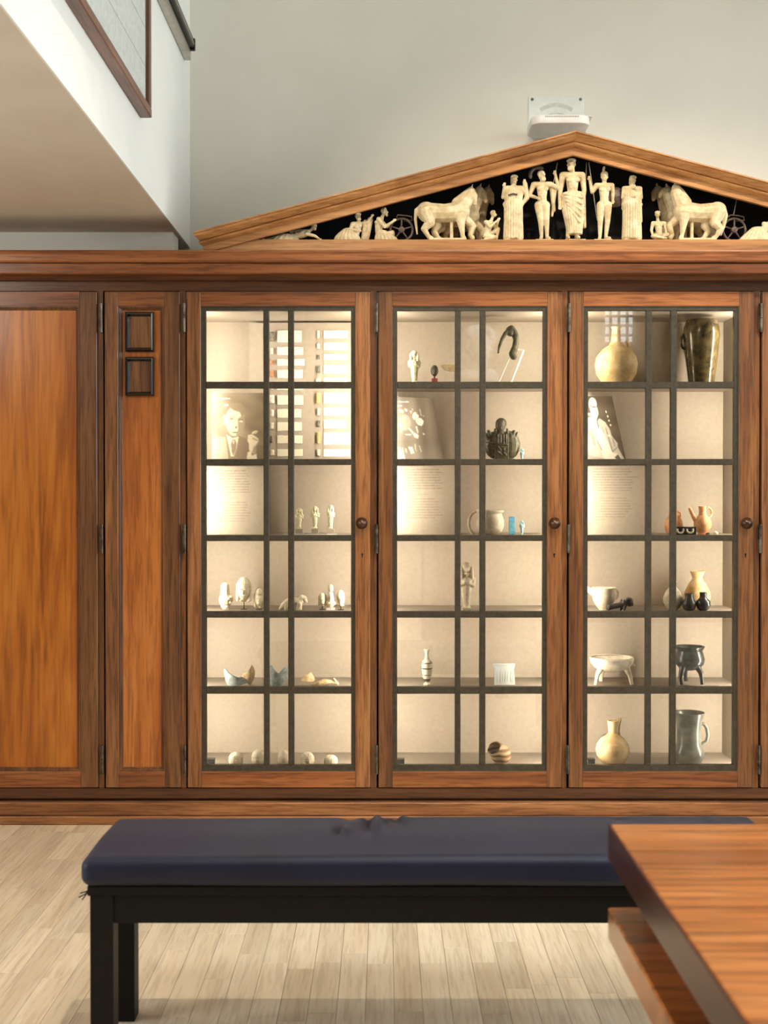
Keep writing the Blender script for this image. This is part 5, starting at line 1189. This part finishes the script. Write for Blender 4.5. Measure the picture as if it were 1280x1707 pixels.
# third cabinet
vessel('round_jug', 1026.5, 0, 5.17, [(16, 0), (24, 3), (33, 18), (35.5, 34), (33, 46), (24, 58), (12, 66), (9, 72), (8, 84), (7, 92), (9, 96)], M_BUFF, 'round buff jug with narrow neck and ring handle on the top shelf', 'jug', [('handle', arc((1041, 66), 7.5, -60, 200, 12), 2.2)], depth=.3)
vessel('tall_dark_vase', 1168, 0, 5.17, [(17, 0), (21, 3), (23, 20), (27.5, 55), (30, 82), (29, 95), (26, 103), (24.5, 107)], M_OLIVE, 'tall dark burnished vase with shiny streaks on the top shelf', 'vase', [('handle', arc((1141, 72), 7, 70, 290, 10, 1.8), 2.2)])
vessel('pear_shaped_jug', 1123, 2, 5.22, [(9, 0), (13, 3), (15.5, 12), (14, 22), (9, 31), (5.5, 36), (6.5, 40)], M_ORNG, 'orange pear-shaped jug behind the glazing bar', 'jug', [('handle', [(1128, 37), (1134, 36), (1135, 30), (1132, 26)], 1.6)], depth=.3)
vessel('spouted_jug', 1171, 2, 5.14, [(8, 0), (8.5, 2), (7, 3), (11, 7), (14.5, 15), (14.5, 20), (11, 28), (6.5, 32), (5.5, 38), (6.2, 44), (7.2, 47)], M_ORNG, 'orange round jug with long upturned spout and small handle', 'jug',
       [('spout', [(1161, 22), (1156, 30), (1152, 38), (1149, 45)], [4.6, 4, 3.4, 2.6]), ('handle', arc((1178, 37), 8.5, 75, -75, 9), 1.8)], depth=.3)
t = thing('eye_plaque', 'low black block with two pale inlaid eyes', 'plaque', (X(1143, 5.11), 5.11, ZSH[2])); S = 5.11/F
part('block', MB().box(X(1126, 5.11), X(1160, 5.11), 5.104, 5.114, ZSH[2]+0.0002, ZSH[2]+13.5*S, 0.0006), M_BLACK, t)
for cx in (1133.5, 1149.5):
    e = part('eye', MB().tube([Vector((X(cx, 5.11)+5.2*S*math.cos(a), 5.1035, ZSH[2]+8*S+4.6*S*math.sin(a))) for a in [math.radians(150+12*i) for i in range(21)]], 1.7*S, 8), M_PALEC, t)
    part('pupil', MB().lathe((X(cx, 5.11), 0, ZSH[2]+8.6*S), [(2.2*S, 5.104), (2.2*S, 5.1026), (.5*S, 5.102)], 14, 'Y'), M_BLACK, e)
s = sh(2, 5.10, 0); s.ell((1193, -3), (3, 3, 3)); s.ell((1194.5, -2.4), (2.6, 3, 2.4)); s.done('small_stone', M_CREAM2, 'tiny white stone near the right end of the shelf with jugs', 'stone', voxel=0.0008)
s = sh(2, 5.10, 0); s.ell((1180, -2, 0), (2.6, 3, 2)); s.ell((1178, -1.6, 1), (2, 2.4, 1.6)); s.done('small_stone', M_BLKC, 'tiny black pebble at the foot of the spouted jug', 'stone', voxel=0.0008)
t, C, S = vessel('spouted_bowl', 1007, 3, 5.15, [(8, 0), (9, 1.5), (14, 8), (18.5, 18), (20, 28), (19, 34), (20.5, 37)], M_PALEC, 'white clay pouring bowl with long spout and ear handle', 'bowl',
       [('spout', [(993, 26), (984, 32), (977, 37), (972, 38)], [6, 5, 3.6, 2.6]), ('handle', arc((1023, 27), 8, 110, -80, 10, 1.2), 1.8)])
t = thing('bronze_figurine', 'dark knobbly bronze fragment lying in front of the white pouring bowl', 'figurine', (X(1034, 5.10), 5.10, ZSH[3])); s = sh(3, 5.10, 0)
s.chain([(1015, -6), (1022, -7.5), (1032, -9.5), (1042, -12)], [5, 4.2, 4.6, 6]); s.ell((1015, -5.5), (3, 5.5, 5.5)); s.ell((1050, -15), (6, 6, 8)); s.ell((1047, -20, -2), (4, 4, 3.4)); s.ell((1040, -16, -4), (3.4, 3, 4)); s.ell((1036, -15), (2.6, 3, 4.6)); s.cap((1042, -10, -3), (1040, -2, -4), 3, 2); s.cap((1038, -6, 3), (1036, -2, 4), 3, 2)
s.ell((1053, -12, -3), (3, 3, 4)); s.done('body', M_BLKC2, None, None, parent=t, voxel=0.0010)
vessel('round_bottomed_jar', 1122, 3, 5.16, [(6, 0), (11, 3), (16, 13), (16, 20), (12, 30), (6, 38), (4.5, 43), (6.5, 47)], M_PALEC, 'pale grey narrow-necked jar half behind the glazing bar', 'jar', depth=.3)
vessel('wide_mouthed_jar', 1162.5, 3, 5.22, [(12, 0), (18, 5), (21.5, 18), (21, 27), (15, 40), (9, 48), (8, 51), (11, 59), (12.5, 62)], M_BUFF, 'large buff jar with flared mouth behind two dark jars', 'jar', depth=.3)
vessel('small_dark_jar', 1149, 3, 5.12, [(5, 0), (9, 2), (12, 9), (11.5, 14), (7.5, 20), (6.5, 23), (7.5, 28)], M_BLKC2, 'small dark grey jar with wide neck, left of the two dark jars', 'jar', group='two small dark jars')
vessel('small_dark_jar', 1172.5, 3, 5.115, [(5, 0), (9, 2), (12.3, 10), (11.5, 16), (6.5, 21), (5.8, 23), (6, 29), (6.6, 30)], M_BLKC, 'small black jar with straight neck, right of the two dark jars', 'jar', group='two small dark jars')
# tripod bowl
def tripod(name, cx, outer, mat, label, cat, lift, legs, wall=1.8, Y=5.16):
    S = Y/F; t = thing(name, label, cat, (X(cx, Y), Y, ZSH[4]))
    part('body', MB().lathe((X(cx, Y), Y, ZSH[4]+lift*S), [(r*S, h*S) for (r, h) in pot(outer, wall, .9)], 44), mat, t)
    for pts, rr in legs: part('leg', MB().tube([Vector((X(p[0], Y), Y+p[2]*S, ZSH[4]+p[1]*S)) for p in pts], [q*S for q in rr], 10), mat, t)
    return t, S
tt, S = tripod('tripod_bowl', 1020, [(6, 0), (18, 1.5), (29, 7), (35, 15), (37, 22), (36, 24)], M_PALEC, 'wide cream bowl on three splayed legs', 'bowl', 22,
    [([(1000, 30, -14), (993, 18, -17), (990, 2.6, -18)], [6, 3.6, 2.6]), ([(1042, 30, -14), (1047, 18, -17), (1050, 3, -18)], [6, 4, 3]), ([(1008, 26, 18), (1006, 14, 20), (1006, 3, 20)], [6, 4.4, 3])])
part('lug', MB().cap(Vector((X(1054, 5.16), 5.16, ZSH[4]+36*S)), Vector((X(1058, 5.16), 5.16, ZSH[4]+32*S)), 2.6*S, 1.6*S), M_PALEC, tt)
tripod('tripod_cauldron', 1150, [(6, 0), (16, 3), (23.5, 11), (25, 20), (22.5, 28), (21, 33), (24, 38), (25, 40)], M_BLKC, 'black three-legged cauldron with flared rim', 'pot', 24,
    [([(1136, 31, -12), (1133, 22, -15), (1131, 14, -16), (1133, 3, -17)], [5.5, 4.4, 3.4, 3]), ([(1160, 31, -12), (1165, 22, -15), (1166, 14, -16), (1167, 3, -17)], [5.5, 4.4, 3.4, 3]), ([(1149, 28, 17), (1148, 18, 20), (1149, 3, 20)], [5, 3.6, 3])])
vessel('round_jug', 1022, 5, 5.14, [(12, 0), (19, 3), (26, 14), (28, 24), (26, 33), (19, 43), (10, 49), (7, 52), (7.5, 60), (9, 72)], M_BUFF, 'round buff jug with slim handle on the bottom shelf', 'jug', [('handle', [(1031, 40), (1033, 48), (1032, 58), (1034, 70), (1036, 76), (1031, 74)], [2.4, 2, 2, 2, 2.2, 2])], depth=.3)
vessel('tall_beaker', 1149, 5, 5.14, [(14, 0), (20, 3), (25.5, 14), (25.5, 22), (21, 32), (20, 36), (20, 58), (22, 74), (25, 83), (26, 86)], M_GREYC, 'tall grey burnished beaker with a loop handle on the bottom shelf', 'beaker', [('handle', [(1167, 66), (1174, 67), (1179, 60), (1181, 48), (1179, 38), (1170, 32)], [3, 3, 3, 3, 3, 3])])

# ---------------------------------------------------------------- what the glass mirrors: a bust on a tall cupboard behind the viewer
cb = thing('tall_cupboard', 'tall plain wooden cupboard behind the viewer', 'cupboard', (0.85, -0.9, 0))
part('body', MB().box(0.35, 1.35, -1.2, -0.6, 0, 2.318, 0.005), M_DK, cb)
for q in (0.36, 0.855): part('door', MB().box(q, q+0.485, -0.6, -0.58, 0.1, 2.28, 0.004), M_V, cb)
class Free(Scu):
    def __init__(s, o_, S): s.o = Vector(o_); s.S = S; s.m = MB()
    def c(s, p): return s.o+Vector((p[0]*s.S, -(p[2] if len(p) > 2 else 0)*s.S, -p[1]*s.S))
s = Free((0.86, -0.85, 2.735), 0.0085); k = 290
head(s, (0, 0, 0), k, (0.35, .05, -1), False, 'long')
for i in range(26):
    a_ = math.radians(-20+220*i/25.0); s.ell((15*math.cos(a_), -7-13*math.sin(a_), 2+rs.uniform(-2, 4)), (3.6, 5, 3.4)); s.ell((13.5*math.cos(a_), -9-11*math.sin(a_), -4+rs.uniform(-1, 3)), (2.8, 4, 2.6))
s.cap((0, 14, 3), (0, 28, 4), 9, 10); s.ell((0, 34, 3), (22, 13, 8)); s.cap((-12, 33, 2), (12, 33, 2), 9); s.cap((0, 36, 2), (0, 39, 2), 8, 9)
bst = s.done('marble_bust', plain('bust_marble', srgb(206, 204, 198), 0.6, scale=12), 'white bust with curly hair mirrored faintly in the cabinet glass', 'bust', voxel=0.0035, smooth=1)

# ---------------------------------------------------------------- freeze the sculpted shapes
bpy.context.view_layer.update()
dg = bpy.context.evaluated_depsgraph_get()
for o in BAKE:
    me = bpy.data.meshes.new_from_object(o.evaluated_get(dg)); old = o.data; nm = old.name
    mats = list(old.materials); o.modifiers.clear(); o.data = me
    if not me.materials:
        for m in mats: me.materials.append(m)
    me.polygons.foreach_set('use_smooth', [True]*len(me.polygons))
    bpy.data.meshes.remove(old); me.name = nm
